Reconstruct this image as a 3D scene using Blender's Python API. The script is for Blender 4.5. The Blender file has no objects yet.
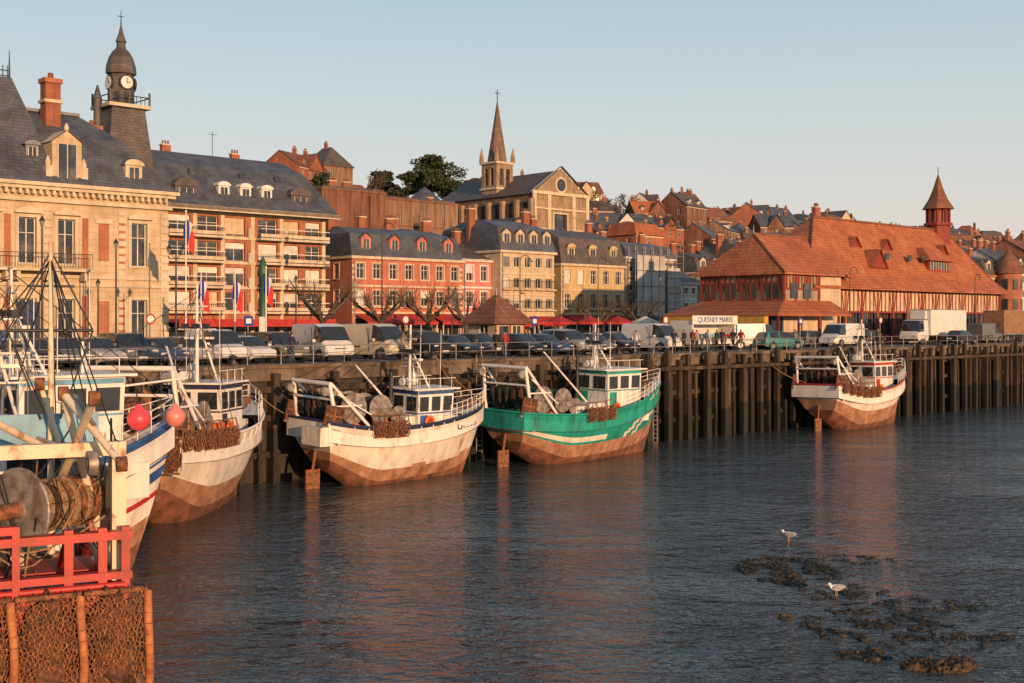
import bpy, math, random
import bmesh
from mathutils import Vector, Matrix, noise
R = random.Random(7)
# ---------------------------------------------------------------- frame of the quay
U = Vector((.7317, .6816, 0)); N = Vector((-.6816, .7317, 0)); T0 = 53.8; G = 6.0; H = 8.24
ANG = math.atan2(.6816, .7317)
def W(s, T, z=0): return U*s + N*T + Vector((0, 0, z))
def S(b, T):            # distance along the quay of a surveyed bearing at setback T
    k = (b-512)/1200.
    return T*(.6816+.7317*k)/(.7317-.6816*k)
def sm(x): x = max(0, min(1, x)); return x*x*(3-2*x)
def hz(s, T):
    return G - .05 + 27*sm((T-114)/105.) + 2.0*sm((T-130)/60)*noise.noise(Vector((s*.012, T*.012, 3)))

# ---------------------------------------------------------------- materials
MC = {}
def base_mat(name):
    m = bpy.data.materials.new(name); m.use_nodes = True
    nt = m.node_tree; p = nt.nodes['Principled BSDF']
    return m, nt, p
def c4(c): return (c[0], c[1], c[2], 1)
def M(name, c, c2=None, scale=2., rough=.75, bump=0., bs=None, metal=0, streak=1., lo=.38, hi=.62, spec=.5, brick=None, grime=0.):
    if name in MC: return MC[name]
    m, nt, p = base_mat(name); L = nt.links.new; n = nt.nodes.new
    if c2 is None: c2 = tuple(x*.72 for x in c)
    tc = n('ShaderNodeTexCoord'); mp = n('ShaderNodeMapping'); mp.inputs['Scale'].default_value = (1, 1, 1/streak)
    L(tc.outputs['Object'], mp.inputs[0])
    nz = n('ShaderNodeTexNoise'); nz.inputs['Scale'].default_value = scale; nz.inputs['Detail'].default_value = 8; nz.inputs['Roughness'].default_value = .62
    L(mp.outputs[0], nz.inputs['Vector'])
    rp = n('ShaderNodeValToRGB'); rp.color_ramp.elements[0].position = lo; rp.color_ramp.elements[1].position = hi
    rp.color_ramp.elements[0].color = c4(c2); rp.color_ramp.elements[1].color = c4(c)
    L(nz.outputs['Fac'], rp.inputs[0])
    out = rp.outputs[0]
    def mult(a, b, f=1.):
        mx = n('ShaderNodeMix'); mx.data_type = 'RGBA'; mx.blend_type = 'MULTIPLY'; mx.inputs[0].default_value = f
        L(a, mx.inputs[6]); L(b, mx.inputs[7]); return mx.outputs[2]
    if brick:
        bw, bh, mo, var = brick
        sp = n('ShaderNodeSeparateXYZ'); L(tc.outputs['Object'], sp.inputs[0])
        ad = n('ShaderNodeMath'); ad.operation = 'ADD'; L(sp.outputs[0], ad.inputs[0]); L(sp.outputs[1], ad.inputs[1])
        cb = n('ShaderNodeCombineXYZ'); L(ad.outputs[0], cb.inputs[0]); L(sp.outputs[2], cb.inputs[1])
        bk = n('ShaderNodeTexBrick'); bk.inputs['Scale'].default_value = 1; bk.inputs['Brick Width'].default_value = bw
        bk.inputs['Row Height'].default_value = bh; bk.inputs['Mortar Size'].default_value = mo
        bk.inputs['Color1'].default_value = (1, 1, 1, 1); bk.inputs['Color2'].default_value = (var, var, var, 1)
        bk.inputs['Mortar'].default_value = (var*.7, var*.7, var*.7, 1)
        L(cb.outputs[0], bk.inputs['Vector']); out = mult(out, bk.outputs['Color'])
    if grime:
        g1 = n('ShaderNodeTexNoise'); g1.inputs['Scale'].default_value = .9; g1.inputs['Detail'].default_value = 6
        gm = n('ShaderNodeMapping'); gm.inputs['Scale'].default_value = (2.2, 2.2, .28); L(tc.outputs['Object'], gm.inputs[0]); L(gm.outputs[0], g1.inputs['Vector'])
        gr_ = n('ShaderNodeValToRGB'); gr_.color_ramp.elements[0].position = .38; gr_.color_ramp.elements[1].position = .58
        gr_.color_ramp.elements[0].color = (.46, .38, .31, 1); gr_.color_ramp.elements[1].color = (1, 1, 1, 1); L(g1.outputs['Fac'], gr_.inputs[0]); out = mult(out, gr_.outputs[0], grime)
    L(out, p.inputs['Base Color'])
    p.inputs['Roughness'].default_value = rough; p.inputs['Metallic'].default_value = metal
    p.inputs['Specular IOR Level'].default_value = spec
    if bump:
        n2 = n('ShaderNodeTexNoise'); n2.inputs['Scale'].default_value = bs or scale*5; n2.inputs['Detail'].default_value = 5
        L(tc.outputs['Object'], n2.inputs['Vector'])
        b = n('ShaderNodeBump'); b.inputs['Strength'].default_value = min(1, bump); b.inputs['Distance'].default_value = .06
        L(n2.outputs['Fac'], b.inputs['Height']); L(b.outputs[0], p.inputs['Normal'])
    MC[name] = m; return m

glass = M('window_glass', (.16, .14, .12), (.025, .032, .04), scale=.55, rough=.12, spec=.8, lo=.5, hi=.7)
carglass = M('car_glass', (.03, .035, .04), rough=.05, spec=.8)
white = M('white_paint', (.76, .73, .68), (.60, .57, .52), scale=1.5, rough=.5)
wframe = M('window_frame', (.66, .63, .58), rough=.5)
stone = M('cream_stone', (.62, .49, .33), (.50, .385, .25), scale=.9, rough=.9, bump=.2, brick=(.9, .42, .012, .9), grime=.3)
stone2 = M('pale_stone', (.62, .53, .39), (.52, .44, .32), scale=1.2, rough=.9, grime=.3)
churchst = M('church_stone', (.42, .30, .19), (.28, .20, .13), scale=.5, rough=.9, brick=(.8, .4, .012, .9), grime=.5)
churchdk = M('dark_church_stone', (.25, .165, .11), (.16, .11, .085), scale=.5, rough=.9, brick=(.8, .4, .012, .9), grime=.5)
brick = M('red_brick', (.40, .145, .08), (.29, .105, .06), scale=.8, rough=.9, brick=(.44, .14, .012, .86), grime=.4)
brickor = M('orange_brick', (.48, .195, .11), (.36, .135, .08), scale=.7, rough=.9, brick=(.44, .14, .012, .88), grime=.35)
brownwall = M('brown_party_wall', (.28, .13, .08), (.18, .085, .055), scale=.25, rough=.95, bump=.1, streak=2, brick=(.5, .16, .012, .88), grime=.7)
tanwall = M('tan_render', (.31, .185, .12), (.22, .135, .09), scale=.3, rough=.95, streak=2.5, grime=.7)
slate = M('slate_roof', (.12, .13, .155), (.07, .076, .09), scale=.8, rough=.5, brick=(.4, .22, .02, .74))
slate2 = M('brown_slate', (.15, .125, .11), (.085, .072, .066), scale=.9, rough=.6, brick=(.4, .22, .02, .72))
tile = M('orange_tile_roof', (.54, .18, .07), (.40, .12, .047), scale=.45, rough=.85, bump=.2, bs=6, brick=(.5, .32, .03, .78), grime=.35)
tile2 = M('brown_tile_roof', (.32, .13, .07), (.2, .09, .055), scale=.6, rough=.85, brick=(.5, .32, .03, .75), grime=.4)
zinc = M('zinc', (.25, .27, .29), (.18, .19, .2), rough=.45, metal=.3)
iron = M('dark_iron', (.03, .03, .032), rough=.5)
asphalt = M('asphalt', (.06, .058, .055), (.045, .043, .04), scale=.8, rough=.9, bump=.3, bs=40)
pave = M('pavement_slabs', (.24, .21, .18), (.17, .15, .13), scale=.7, rough=.9, brick=(.8, .4, .02, .85))
grass = M('hill_ground', (.07, .075, .035), (.05, .04, .025), scale=.15, rough=.95, bump=.4, bs=2)
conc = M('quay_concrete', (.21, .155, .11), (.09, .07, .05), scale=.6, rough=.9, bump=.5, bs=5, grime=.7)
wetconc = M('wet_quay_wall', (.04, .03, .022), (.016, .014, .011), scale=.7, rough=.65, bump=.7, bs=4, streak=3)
timber = M('quay_timber', (.088, .058, .036), (.02, .017, .013), scale=1.5, rough=.8, bump=.8, bs=9, streak=5, grime=.8)
timberlow = M('weedy_timber', (.024, .022, .014), (.010, .010, .008), scale=2.2, rough=.55, bump=.8, bs=9, streak=3)
red_t = M('red_timber', (.27, .042, .028), (.18, .03, .02), scale=2, rough=.7)
infill = M('cream_infill', (.62, .51, .37), (.50, .40, .28), scale=1, rough=.9, grime=.3)
red_aw = M('red_awning', (.45, .035, .025), (.33, .025, .02), scale=2, rough=.8)
yel_aw = M('yellow_awning', (.6, .33, .05), rough=.8)
bark = M('bark', (.13, .10, .075), (.07, .055, .04), scale=5, rough=.95, bump=.6)
rub = M('rubber', (.02, .02, .02), rough=.8)
chrome = M('hub_metal', (.4, .4, .4), rough=.35, metal=.8)
lampred = M('tail_light', (.35, .01, .01), rough=.2)
lampwh = M('head_light', (.6, .6, .58), rough=.1)
lampgl = M('lantern_glass', (.25, .24, .22), rough=.1)
rust = M('rust', (.33, .13, .055), (.10, .045, .025), scale=6, rough=.9, bump=.8, bs=18)
rustdk = M('dark_rust', (.17, .07, .036), (.04, .022, .015), scale=5, rough=.95, bump=1, bs=14)
rustlt = M('rusty_chain', (.42, .18, .075), (.16, .07, .035), scale=9, rough=.75, metal=.2)
woodor = M('orange_spacer_wood', (.52, .19, .06), (.28, .09, .035), scale=4, rough=.8)
dkgear = M('dark_net', (.055, .045, .035), (.02, .018, .016), scale=8, rough=.95, bump=1, bs=25)
greennet = M('green_net', (.03, .12, .09), (.015, .05, .04), scale=8, rough=.95, bump=1, bs=25)
ropem = M('rope', (.36, .23, .12), (.18, .11, .06), scale=10, rough=.9)
blkrope = M('black_hose', (.02, .02, .022), rough=.6)
steel = M('galvanised_steel', (.38, .35, .32), (.18, .13, .10), scale=3, rough=.5, metal=.4)
deckm = M('boat_deck', (.20, .13, .085), (.10, .075, .05), scale=2, rough=.85)
whull = M('weathered_white_hull', (.76, .70, .62), (.48, .27, .15), scale=1.1, rough=.45, streak=3.0, lo=.30, hi=.44, grime=.4)
wsup = M('boat_white', (.77, .73, .67), (.50, .32, .20), scale=1.6, rough=.45, streak=3, lo=.29, hi=.39, grime=.25)
rhull = M('rust_red_antifouling', (.30, .12, .065), (.12, .06, .035), scale=1.3, rough=.75, streak=1.5, bump=.4, grime=.6)
pinkhull = M('faded_antifouling', (.52, .29, .18), (.28, .13, .075), scale=1.2, rough=.7, streak=2, bump=.3, grime=.5)
teal = M('teal_hull', (.015, .33, .27), (.03, .14, .12), scale=1.5, rough=.5, streak=3, lo=.3, hi=.48, grime=.4)
bluep = M('blue_hull_paint', (.035, .12, .36), (.03, .07, .18), scale=1.5, rough=.45, streak=2)
lblue = M('light_blue_paint', (.16, .42, .62), (.10, .25, .38), scale=1.5, rough=.45, streak=2, grime=.3)
redp = M('red_paint', (.52, .03, .025), (.32, .035, .02), scale=2, rough=.5, grime=.3)
navy = M('navy_paint', (.025, .035, .09), rough=.5)
creamp = M('cream_gantry_paint', (.70, .58, .41), (.34, .15, .07), scale=2.0, rough=.55, streak=1.5, lo=.34, hi=.46, bump=.2)
orangeb = M('orange_buoy', (.75, .16, .03), rough=.45)
pinkb = M('pink_buoy', (.82, .07, .10), (.70, .06, .08), rough=.4)
pinkb2 = M('pale_pink_buoy', (.82, .27, .22), rough=.4)
leafdk = M('evergreen_foliage', (.06, .08, .03), (.02, .032, .014), scale=1.2, rough=.9)
leafbr = M('winter_foliage', (.12, .085, .05), (.05, .045, .025), scale=.7, rough=.95)

# ---------------------------------------------------------------- mesh builder
class Build:
    def __init__(s, name, loc, rot=0.):
        s.name = name; s.loc = Vector(loc); s.rot = rot; s.parts = {}; s.extra = []
    def g(s, part):
        if part not in s.parts: s.parts[part] = ([], [], [], [])
        return s.parts[part]
    def face(s, part, mat, pts, smooth=False):
        v, f, mi, ms = s.g(part); b = len(v); v.extend([tuple(p) for p in pts]); f.append(tuple(range(b, b+len(pts)))); mi.append((mat, smooth))
    def mesh(s, part, mat, pts, faces, smooth=False, mats=None):
        v, f, mi, ms = s.g(part); b = len(v); v.extend([tuple(p) for p in pts])
        for i, fc in enumerate(faces):
            f.append(tuple(b+k for k in fc)); mi.append(((mats[i] if mats else mat), smooth))
    def box(s, part, mat, x0, x1, y0, y1, z0, z1, A=None):
        P = [Vector((x, y, z)) for z in (z0, z1) for x, y in ((x0, y0), (x1, y0), (x1, y1), (x0, y1))]
        if A is not None: P = [A @ p for p in P]
        s.mesh(part, mat, P, [(0, 3, 2, 1), (4, 5, 6, 7), (0, 1, 5, 4), (1, 2, 6, 5), (2, 3, 7, 6), (3, 0, 4, 7)])
    def tube(s, part, mat, p, q, r, r2=None, n=8, caps=True):
        p = Vector(p); q = Vector(q); d = q-p
        if d.length < 1e-6: return
        if r2 is None: r2 = r
        a = d.normalized().orthogonal().normalized(); b = d.normalized().cross(a)
        pts = []
        for c, rr in ((p, r), (q, r2)):
            for i in range(n):
                t = 2*math.pi*(i+.5)/n; pts.append(c+(a*math.cos(t)+b*math.sin(t))*rr)
        s.mesh(part, mat, pts, [(i, (i+1) % n, n+(i+1) % n, n+i) for i in range(n)], smooth=n > 5)
        if caps:
            s.face(part, mat, pts[:n]); s.face(part, mat, pts[n:])
    def path(s, part, mat, pts, r, n=6):
        for a, b in zip(pts[:-1], pts[1:]): s.tube(part, mat, a, b, r, n=n, caps=True)
    def lathe(s, part, mat, prof, c=(0, 0, 0), n=16, A=None, smooth=True, ph=0.):
        c = Vector(c); pts = []
        for r, z in prof:
            for i in range(n):
                t = 2*math.pi*(i)/n+ph; v = Vector((r*math.cos(t), r*math.sin(t), z))
                if A is not None: v = A @ v
                pts.append(v+c)
        fs = []
        for j in range(len(prof)-1):
            for i in range(n):
                fs.append((j*n+i, j*n+(i+1) % n, (j+1)*n+(i+1) % n, (j+1)*n+i))
        s.mesh(part, mat, pts, fs, smooth)
        for j in (0, len(prof)-1):
            if prof[j][0] > .02: s.face(part, mat, pts[j*n:(j+1)*n])
    def lump(s, part, mat, c, size, seed=0, amp=.25, fr=2., sub=3, flat=None):
        bm = bmesh.new(); bmesh.ops.create_icosphere(bm, subdivisions=sub, radius=1)
        pts = []
        for v in bm.verts:
            d = v.co.normalized(); k = 1+amp*noise.noise(d*fr+Vector((seed, seed*.7, 0)))*2
            q = Vector((d.x*size[0]*k, d.y*size[1]*k, d.z*size[2]*k))
            if flat is not None: q.z = max(q.z, flat)
            pts.append(q+Vector(c))
        fs = [tuple(v.index for v in f.verts) for f in bm.faces]; bm.free()
        s.mesh(part, mat, pts, fs, True)
    def rings(s, part, mat, rs, cap=True):
        pts = []
        for x0, x1, y0, y1, z in rs: pts += [(x0, y0, z), (x1, y0, z), (x1, y1, z), (x0, y1, z)]
        for j in range(len(rs)-1):
            for i in range(4):
                q = [Vector(pts[j*4+i]), Vector(pts[j*4+(i+1) % 4]), Vector(pts[j*4+4+(i+1) % 4]), Vector(pts[j*4+4+i])]
                o = []
                for p in q:
                    if not any((p-r).length < 1e-4 for r in o): o.append(p)
                if len(o) > 2: s.face(part, mat, o)
        if cap and (rs[-1][1]-rs[-1][0]) > .01 and (rs[-1][3]-rs[-1][2]) > .01: s.face(part, mat, pts[-4:])
    def text(s, part, mat, txt, loc, rot, size):
        cu = bpy.data.curves.new(part, 'FONT'); cu.body = txt; cu.size = size; cu.extrude = .008; cu.align_x = 'CENTER'; cu.align_y = 'CENTER'
        cu.materials.append(mat); o = bpy.data.objects.new(part, cu); o.location = loc; o.rotation_euler = rot
        bpy.context.collection.objects.link(o); s.extra.append(o)
    def _mk(s, nm, datas):
        V = []; F = []; mi = []; mats = []
        for v, f, m, _ in datas:
            b = len(V); V += v; F += [tuple(b+k for k in ff) for ff in f]
            for mt, smo in m:
                if mt not in mats: mats.append(mt)
                mi.append((mats.index(mt), smo))
        me = bpy.data.meshes.new(nm); me.from_pydata(V, [], F)
        for mt in mats: me.materials.append(mt)
        me.polygons.foreach_set('material_index', [a for a, b in mi]); me.polygons.foreach_set('use_smooth', [b for a, b in mi])
        bm = bmesh.new(); bm.from_mesh(me); bmesh.ops.recalc_face_normals(bm, faces=bm.faces); bm.to_mesh(me); bm.free()
        me.update()
        o = bpy.data.objects.new(nm, me); bpy.context.collection.objects.link(o); return o
    def done(s, single=False, rx=0, ry=0):
        if single:
            o = s._mk(s.name, list(s.parts.values())); o.location = s.loc; o.rotation_euler = (rx, ry, s.rot)
            e = o
        else:
            e = bpy.data.objects.new(s.name, None); e.empty_display_size = .5; bpy.context.collection.objects.link(e)
            e.location = s.loc; e.rotation_euler = (rx, ry, s.rot)
            for k, d in s.parts.items():
                o = s._mk(k, [d]); o.parent = e
        for o in s.extra: o.parent = e
        return e

# ---------------------------------------------------------------- building helpers
def facade(B, O, dx, w, z0, z1, ops, wall, depth=.2, trim=None, part='walls', bars=True, tw=.14, gl=None):
    O = Vector((O[0], O[1], 0)); dx = Vector((dx[0], dx[1], 0)); nr = Vector((dx.y, -dx.x, 0))
    P = lambda a, z, d=0.: O+dx*a+Vector((0, 0, z))-nr*d
    def bx(pt, mt, a0, a1, zz0, zz1, d0, d1):
        q = [P(a, z, d) for z in (zz0, zz1) for a, d in ((a0, d0), (a1, d0), (a1, d1), (a0, d1))]
        B.mesh(pt, mt, q, [(0, 3, 2, 1), (4, 5, 6, 7), (0, 1, 5, 4), (1, 2, 6, 5), (2, 3, 7, 6), (3, 0, 4, 7)])
    xs = sorted(set([0, w]+[round(v, 4) for o in ops for v in o[:2]])); zs = sorted(set([z0, z1]+[round(v, 4) for o in ops for v in o[2:4]]))
    for i in range(len(xs)-1):
        for j in range(len(zs)-1):
            ca = (xs[i]+xs[i+1])/2; cz = (zs[j]+zs[j+1])/2
            if any(o[0] < ca < o[1] and o[2] < cz < o[3] for o in ops): continue
            B.face(part, wall, [P(xs[i], zs[j]), P(xs[i+1], zs[j]), P(xs[i+1], zs[j+1]), P(xs[i], zs[j+1])])
    for o in ops:
        a0, a1, b0, b1 = o[:4]
        for q in ([(a0, b0), (a1, b0)], [(a1, b0), (a1, b1)], [(a1, b1), (a0, b1)], [(a0, b1), (a0, b0)]):
            B.face(part, wall, [P(q[0][0], q[0][1]), P(q[1][0], q[1][1]), P(q[1][0], q[1][1], depth), P(q[0][0], q[0][1], depth)])
        B.face('windows', gl or glass, [P(a0, b0, depth), P(a1, b0, depth), P(a1, b1, depth), P(a0, b1, depth)])
        if bars:
            f = .06; m = (a0+a1)/2
            for (p0, p1, q0, q1) in ((a0, a0+f, b0, b1), (a1-f, a1, b0, b1), (m-f*.6, m+f*.6, b0, b1), (a0+f, a1-f, b1-f, b1), (a0+f, a1-f, b0, b0+f)):
                bx('window_frames', wframe, p0, p1, q0, q1, depth-.05, depth-.005)
            if b1-b0 > 1.3: bx('window_frames', wframe, a0+f, a1-f, b0+(b1-b0)*.66, b0+(b1-b0)*.66+.05, depth-.048, depth-.007)
        if trim:
            t = tw
            bx('trim', trim, a0-t, a0-.003, b0-t, b1+t, -.05, .03); bx('trim', trim, a1+.003, a1+t, b0-t, b1+t, -.05, .03)
            bx('trim', trim, a0-.003, a1+.003, b1+.003, b1+t, -.053, .03); bx('trim', trim, a0-t-.04, a1+t+.04, b0-.12, b0-.003, -.12, .03)
    return P, bx
def grid(w, cols, rows, ww, m=None):
    o = []
    for c in range(cols):
        a = (c+.5)*w/cols
        for r in rows: o.append((a-ww/2, a+ww/2, r[0], r[1]))
    return o
def chimney(B, x, y, z0, z1, w=.9, d=.5, mat=None):
    mat = mat or brick
    B.box('chimneys', mat, x-w/2, x+w/2, y-d/2, y+d/2, z0, z1); B.box('chimneys', stone2, x-w/2-.06, x+w/2+.06, y-d/2-.06, y+d/2+.06, z1, z1+.12)
    for i in (-.28, 0, .28):
        if abs(i) < w/2: B.tube('chimneys', tile2, (x+i, y, z1+.12), (x+i, y, z1+.5), .1, .08, n=6)
def dormer(B, a, y, z, w=1.2, h=1.7, wall=None, roof=None, dep=1.6, side=False, style='gable'):
    wall = wall or white; roof = roof or slate
    B.box('dormers', wall, a-w/2, a+w/2, y, y+dep, z, z+h)
    B.box('dormer_windows', glass, a-w*.3, a+w*.3, y-.03, y-.004, z+.2, z+h-.15)
    for x in (a-w*.3-.05, a-.025, a+w*.3): B.box('dormer_frames', wframe, x, x+.05, y-.06, y-.035, z+.2, z+h-.15)
    rh = w*.42 if style == 'gable' else w*.22
    o = .12
    if style == 'gable':
        for sgn in (-1, 1):
            B.face('dormer_roofs', roof, [(a+sgn*(w/2+o), y-o, z+h-.03), (a, y-o, z+h+rh), (a, y+dep+.4, z+h+rh), (a+sgn*(w/2+o), y+dep+.4, z+h-.03)])
        B.face('dormers', wall, [(a-w/2, y-.01, z+h), (a+w/2, y-.01, z+h), (a, y-.01, z+h+rh-.08)])
    else:
        n = 8; pr = [(a+(w/2+o)*math.cos(math.pi*i/n), z+h+rh*1.6*math.sin(math.pi*i/n)) for i in range(n+1)]
        for i in range(n): B.face('dormer_roofs', roof, [(pr[i][0], y-o, pr[i][1]), (pr[i+1][0], y-o, pr[i+1][1]), (pr[i+1][0], y+dep, pr[i+1][1]), (pr[i][0], y+dep, pr[i][1])])
        B.face('dormers', wall, [(p[0], y-o-.002, p[1]) for p in pr])
def balcony(B, x0, x1, z, d=.9, mat=None, slab=None):
    slab = slab or stone2; mat = mat or iron
    B.box('balconies', slab, x0, x1, -d, -.02, z-.15, z)
    B.box('balcony_rails', mat, x0, x1, -d, -d+.04, z+.92, z+.97)
    n = int((x1-x0)/.18)
    for i in range(n+1):
        x = x0+(x1-x0-.02)*i/max(1, n); B.box('balcony_rails', mat, x, x+.02, -d+.01, -d+.03, z, z+.92)

def townhouse(name, s0, s1, T, dep, h, floors, cols, wall, roof, rtype='mansard', rh=4, trim=None, dorm=0, shop=True, gf=3.2, bal=None, sidecols=2, chim=(), ww=1.0, aw=None, bands=None, dmat=None, dstyle='gable', bandmat=None, ins=1.6):
    w = s1-s0; B = Build(name, W(s0, T, G), ANG)
    fh = (h-gf)/(floors-1); rows = [(gf+fh*i+.75, gf+fh*(i+1)-.45) for i in range(floors-1)]
    ops = grid(w, cols, rows, ww)
    if shop:
        ns = max(1, int(w/3.2)); ops += [((i+.08)*w/ns, (i+.92)*w/ns, .15, gf-.6) for i in range(ns)]
    else: ops += grid(w, cols, [(.9, gf-.5)], ww)
    P, bx = facade(B, (0, 0), (1, 0), w, 0, h, ops, wall, trim=trim)
    for c in range(cols):
        for r in rows:
            a = (c+.5)*w/cols
            if R.random() < .3: bx('shutters', R.choice([white, zinc, wframe]), a-ww/2+.02, a+ww/2-.02, r[0]+.02+(r[1]-r[0])*R.choice([0, .5]), r[1]-.02, .08, .12)
            elif R.random() < .4 and not trim:
                for sg in (-1, 1): bx('open_shutters', zinc, a+sg*(ww*.75)-ww*.22, a+sg*(ww*.75)+ww*.22, r[0], r[1], -.05, -.004)
    so = grid(dep, sidecols, rows, ww*.9) if sidecols else []
    facade(B, (0, dep), (0, -1), dep, 0, h, so, wall, trim=trim)
    facade(B, (w, 0), (0, 1), dep, 0, h, [], wall); B.face('walls', wall, [(0, dep, 0), (w, dep, 0), (w, dep, h), (0, dep, h)])
    B.box('cornice', trim or stone2, -.25, w+.25, -.3, dep+.25, h, h+.28)
    for i in range(floors-1):
        z = gf+fh*i
        B.box('string_course', trim or stone2, -.06, w+.06, -.08, .0, z-.1, z+.1)
    if bandmat:
        z = gf+.4
        while z < h-.3:
            for o in [(-.012, w*.0+.5), (w-.5, w+.01)]: B.box('quoins', bandmat, o[0], o[1], -.04, -.003, z, z+.3)
            z += .6
    z = h+.28
    if rtype == 'mansard':
        B.rings('roof', roof, [(-.2, w+.2, -.25, dep+.2, z), (.25, w-.25, .75, dep-.75, z+rh*.72), (1.2, w-1.2, dep*.4, dep*.6, z+rh)])
        if dorm:
            for i in range(dorm): dormer(B, (i+.5)*w/dorm, .12, z+.25, w=1.25, h=min(1.75, rh*.5), wall=dmat or stone2, roof=roof, style=dstyle)
        for i in range(max(1, cols//2)): B.box('rooflights', glass, (i+.6)*w/(cols//2+1), (i+.6)*w/(cols//2+1)+.6, .62, .70, z+rh*.5, z+rh*.5+.5)
    elif rtype == 'gable':
        B.face('roof', roof, [(-.2, -.4, z-.1), (w+.2, -.4, z-.1), (w+.2, dep/2, z+rh), (-.2, dep/2, z+rh)]); B.face('roof', roof, [(-.2, dep+.4, z-.1), (w+.2, dep+.4, z-.1), (w+.2, dep/2, z+rh), (-.2, dep/2, z+rh)])
        for x in (0, w): B.face('gable_walls', wall, [(x, 0, h), (x, dep, h), (x, dep/2, z+rh-.1)])
        for i in range(dorm): dormer(B, (i+.5)*w/dorm, 1.0, z+.5, w=1.2, h=1.3, wall=dmat or stone2, roof=roof, style=dstyle)
    for cx, cy in chim: chimney(B, cx*w, cy*dep, z+rh*.3, z+rh+1.2)
    B.tube('downpipes', zinc, (.25, -.12, 0), (.25, -.12, h), .06, n=6); B.tube('tv_aerial', iron, (w*.7, dep*.5, z+rh*.8), (w*.7, dep*.5, z+rh+2.0), .025, n=5); B.tube('tv_aerial', iron, (w*.7-.5, dep*.5, z+rh+1.8), (w*.7+.5, dep*.5, z+rh+1.8), .02, n=5)
    if bal:
        for r in bal:
            for o in (grid(w, cols, [(0, 1)], ww)): balcony(B, o[0]-.25, o[1]+.25, gf+fh*r+.65, d=.5)
    if aw:
        ns = max(1, int(w/4.))
        for i in range(ns):
            x0 = (i+.06)*w/ns; x1 = (i+.94)*w/ns
            B.mesh('awnings', aw, [(x0, -.02, gf-.1), (x1, -.02, gf-.1), (x1, -2.3, gf-.95), (x0, -2.3, gf-.95), (x0, -2.3, gf-1.25), (x1, -2.3, gf-1.25), (x0, -.02, gf-.2), (x1, -.02, gf-.2)], [(0, 1, 2, 3), (3, 2, 5, 4), (0, 3, 6), (1, 7, 2)])
            B.box('cafe_front', creamp, x0+.1, x0+.2, -2.2, -2.1, 0, gf-1.0); B.box('cafe_front', creamp, x1-.2, x1-.1, -2.2, -2.1, 0, gf-1.0)
    return B

# ================================================================ GROUND, WATER, QUAY
B = Build('terrain', (0, 0, 0), 0)
ss = [-400, -250, -150]+[x*12 for x in range(-8, 60)]+[760, 850, 1000, 1300, 1800, 3000, 6000]
TT = [T0+.6, 80, 100, 112]+[116+i*6 for i in range(24)]+[275, 320, 400, 600, 1000, 2000, 5000]
pts = [W(s, T, hz(s, T)) for s in ss for T in TT]; nT = len(TT)
B.mesh('terrain', grass, pts, [(i*nT+j, (i+1)*nT+j, (i+1)*nT+j+1, i*nT+j+1) for i in range(len(ss)-1) for j in range(nT-1)],
       smooth=True, mats=[(asphalt if TT[j] < 112 else grass) for i in range(len(ss)-1) for j in range(nT-1)])
B.done(True)
def strip(name, mat, s0, s1, Ta, Tb, z0, z1):
    B = Build(name, W(0, 0, 0), ANG); B.box(name, mat, s0, s1, Ta, Tb, z0, z1); B.done(True)
strip('quay_pavement', pave, -150, 420, T0+.7, T0+2.3, G-.2, G+.004)
strip('town_pavement', pave, -150, 420, 88, 91.5, G-.2, G+.13)
B = Build('road_markings', W(0, 0, G-.04), ANG)
for i in range(60): B.box('road_markings', white, -20+i*6, -17+i*6, 80, 80.15, -.006, .004)
for i in range(90): B.box('road_markings', white, 12+i*2.6, 12.1+i*2.6, 56.8, 61.6, -.006, .004)
B.done(True)

# water
m, nt, p = base_mat('river_water'); L = nt.links.new; n = nt.nodes.new
p.inputs['Base Color'].default_value = (.040, .058, .068, 1); p.inputs['Roughness'].default_value = .05; p.inputs['IOR'].default_value = 1.36
tc = n('ShaderNodeTexCoord'); mp = n('ShaderNodeMapping'); mp.inputs['Scale'].default_value = (.75, 1.3, 1); mp.inputs['Rotation'].default_value = (0, 0, .45)
L(tc.outputs['Object'], mp.inputs[0])
def nz_(sc_, det, dist):
    q = n('ShaderNodeTexNoise'); q.inputs['Scale'].default_value = sc_; q.inputs['Detail'].default_value = det; q.inputs['Distortion'].default_value = dist; L(mp.outputs[0], q.inputs['Vector']); return q
n1 = nz_(1.15, 2, .5); n2 = nz_(3.0, 2, .8); n4 = nz_(7.5, 2, .5); n3 = nz_(.085, 5, 1.6)
mr = n('ShaderNodeMapRange'); mr.inputs[1].default_value = .36; mr.inputs[2].default_value = .60; mr.inputs[3].default_value = .4; mr.inputs[4].default_value = 1.0
L(n3.outputs['Fac'], mr.inputs[0])
ma = n('ShaderNodeMath'); ma.operation = 'MULTIPLY_ADD'; ma.inputs[1].default_value = .5; L(n2.outputs['Fac'], ma.inputs[0]); L(n1.outputs['Fac'], ma.inputs[2])
mb = n('ShaderNodeMath'); mb.operation = 'MULTIPLY_ADD'; mb.inputs[1].default_value = .14; L(n4.outputs['Fac'], mb.inputs[0]); L(ma.outputs[0], mb.inputs[2])
mm = n('ShaderNodeMath'); mm.operation = 'MULTIPLY'; L(mb.outputs[0], mm.inputs[0]); L(mr.outputs[0], mm.inputs[1])
b = n('ShaderNodeBump'); b.inputs['Strength'].default_value = 1; b.inputs['Distance'].default_value = .27
L(mm.outputs[0], b.inputs['Height']); L(b.outputs[0], p.inputs['Normal'])
B = Build('water', (0, 0, 0), 0); B.face('water', m, [W(-3000, -3000), W(6000, -3000), W(6000, T0+.9), W(-3000, T0+.9)]); B.done(True)

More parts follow.
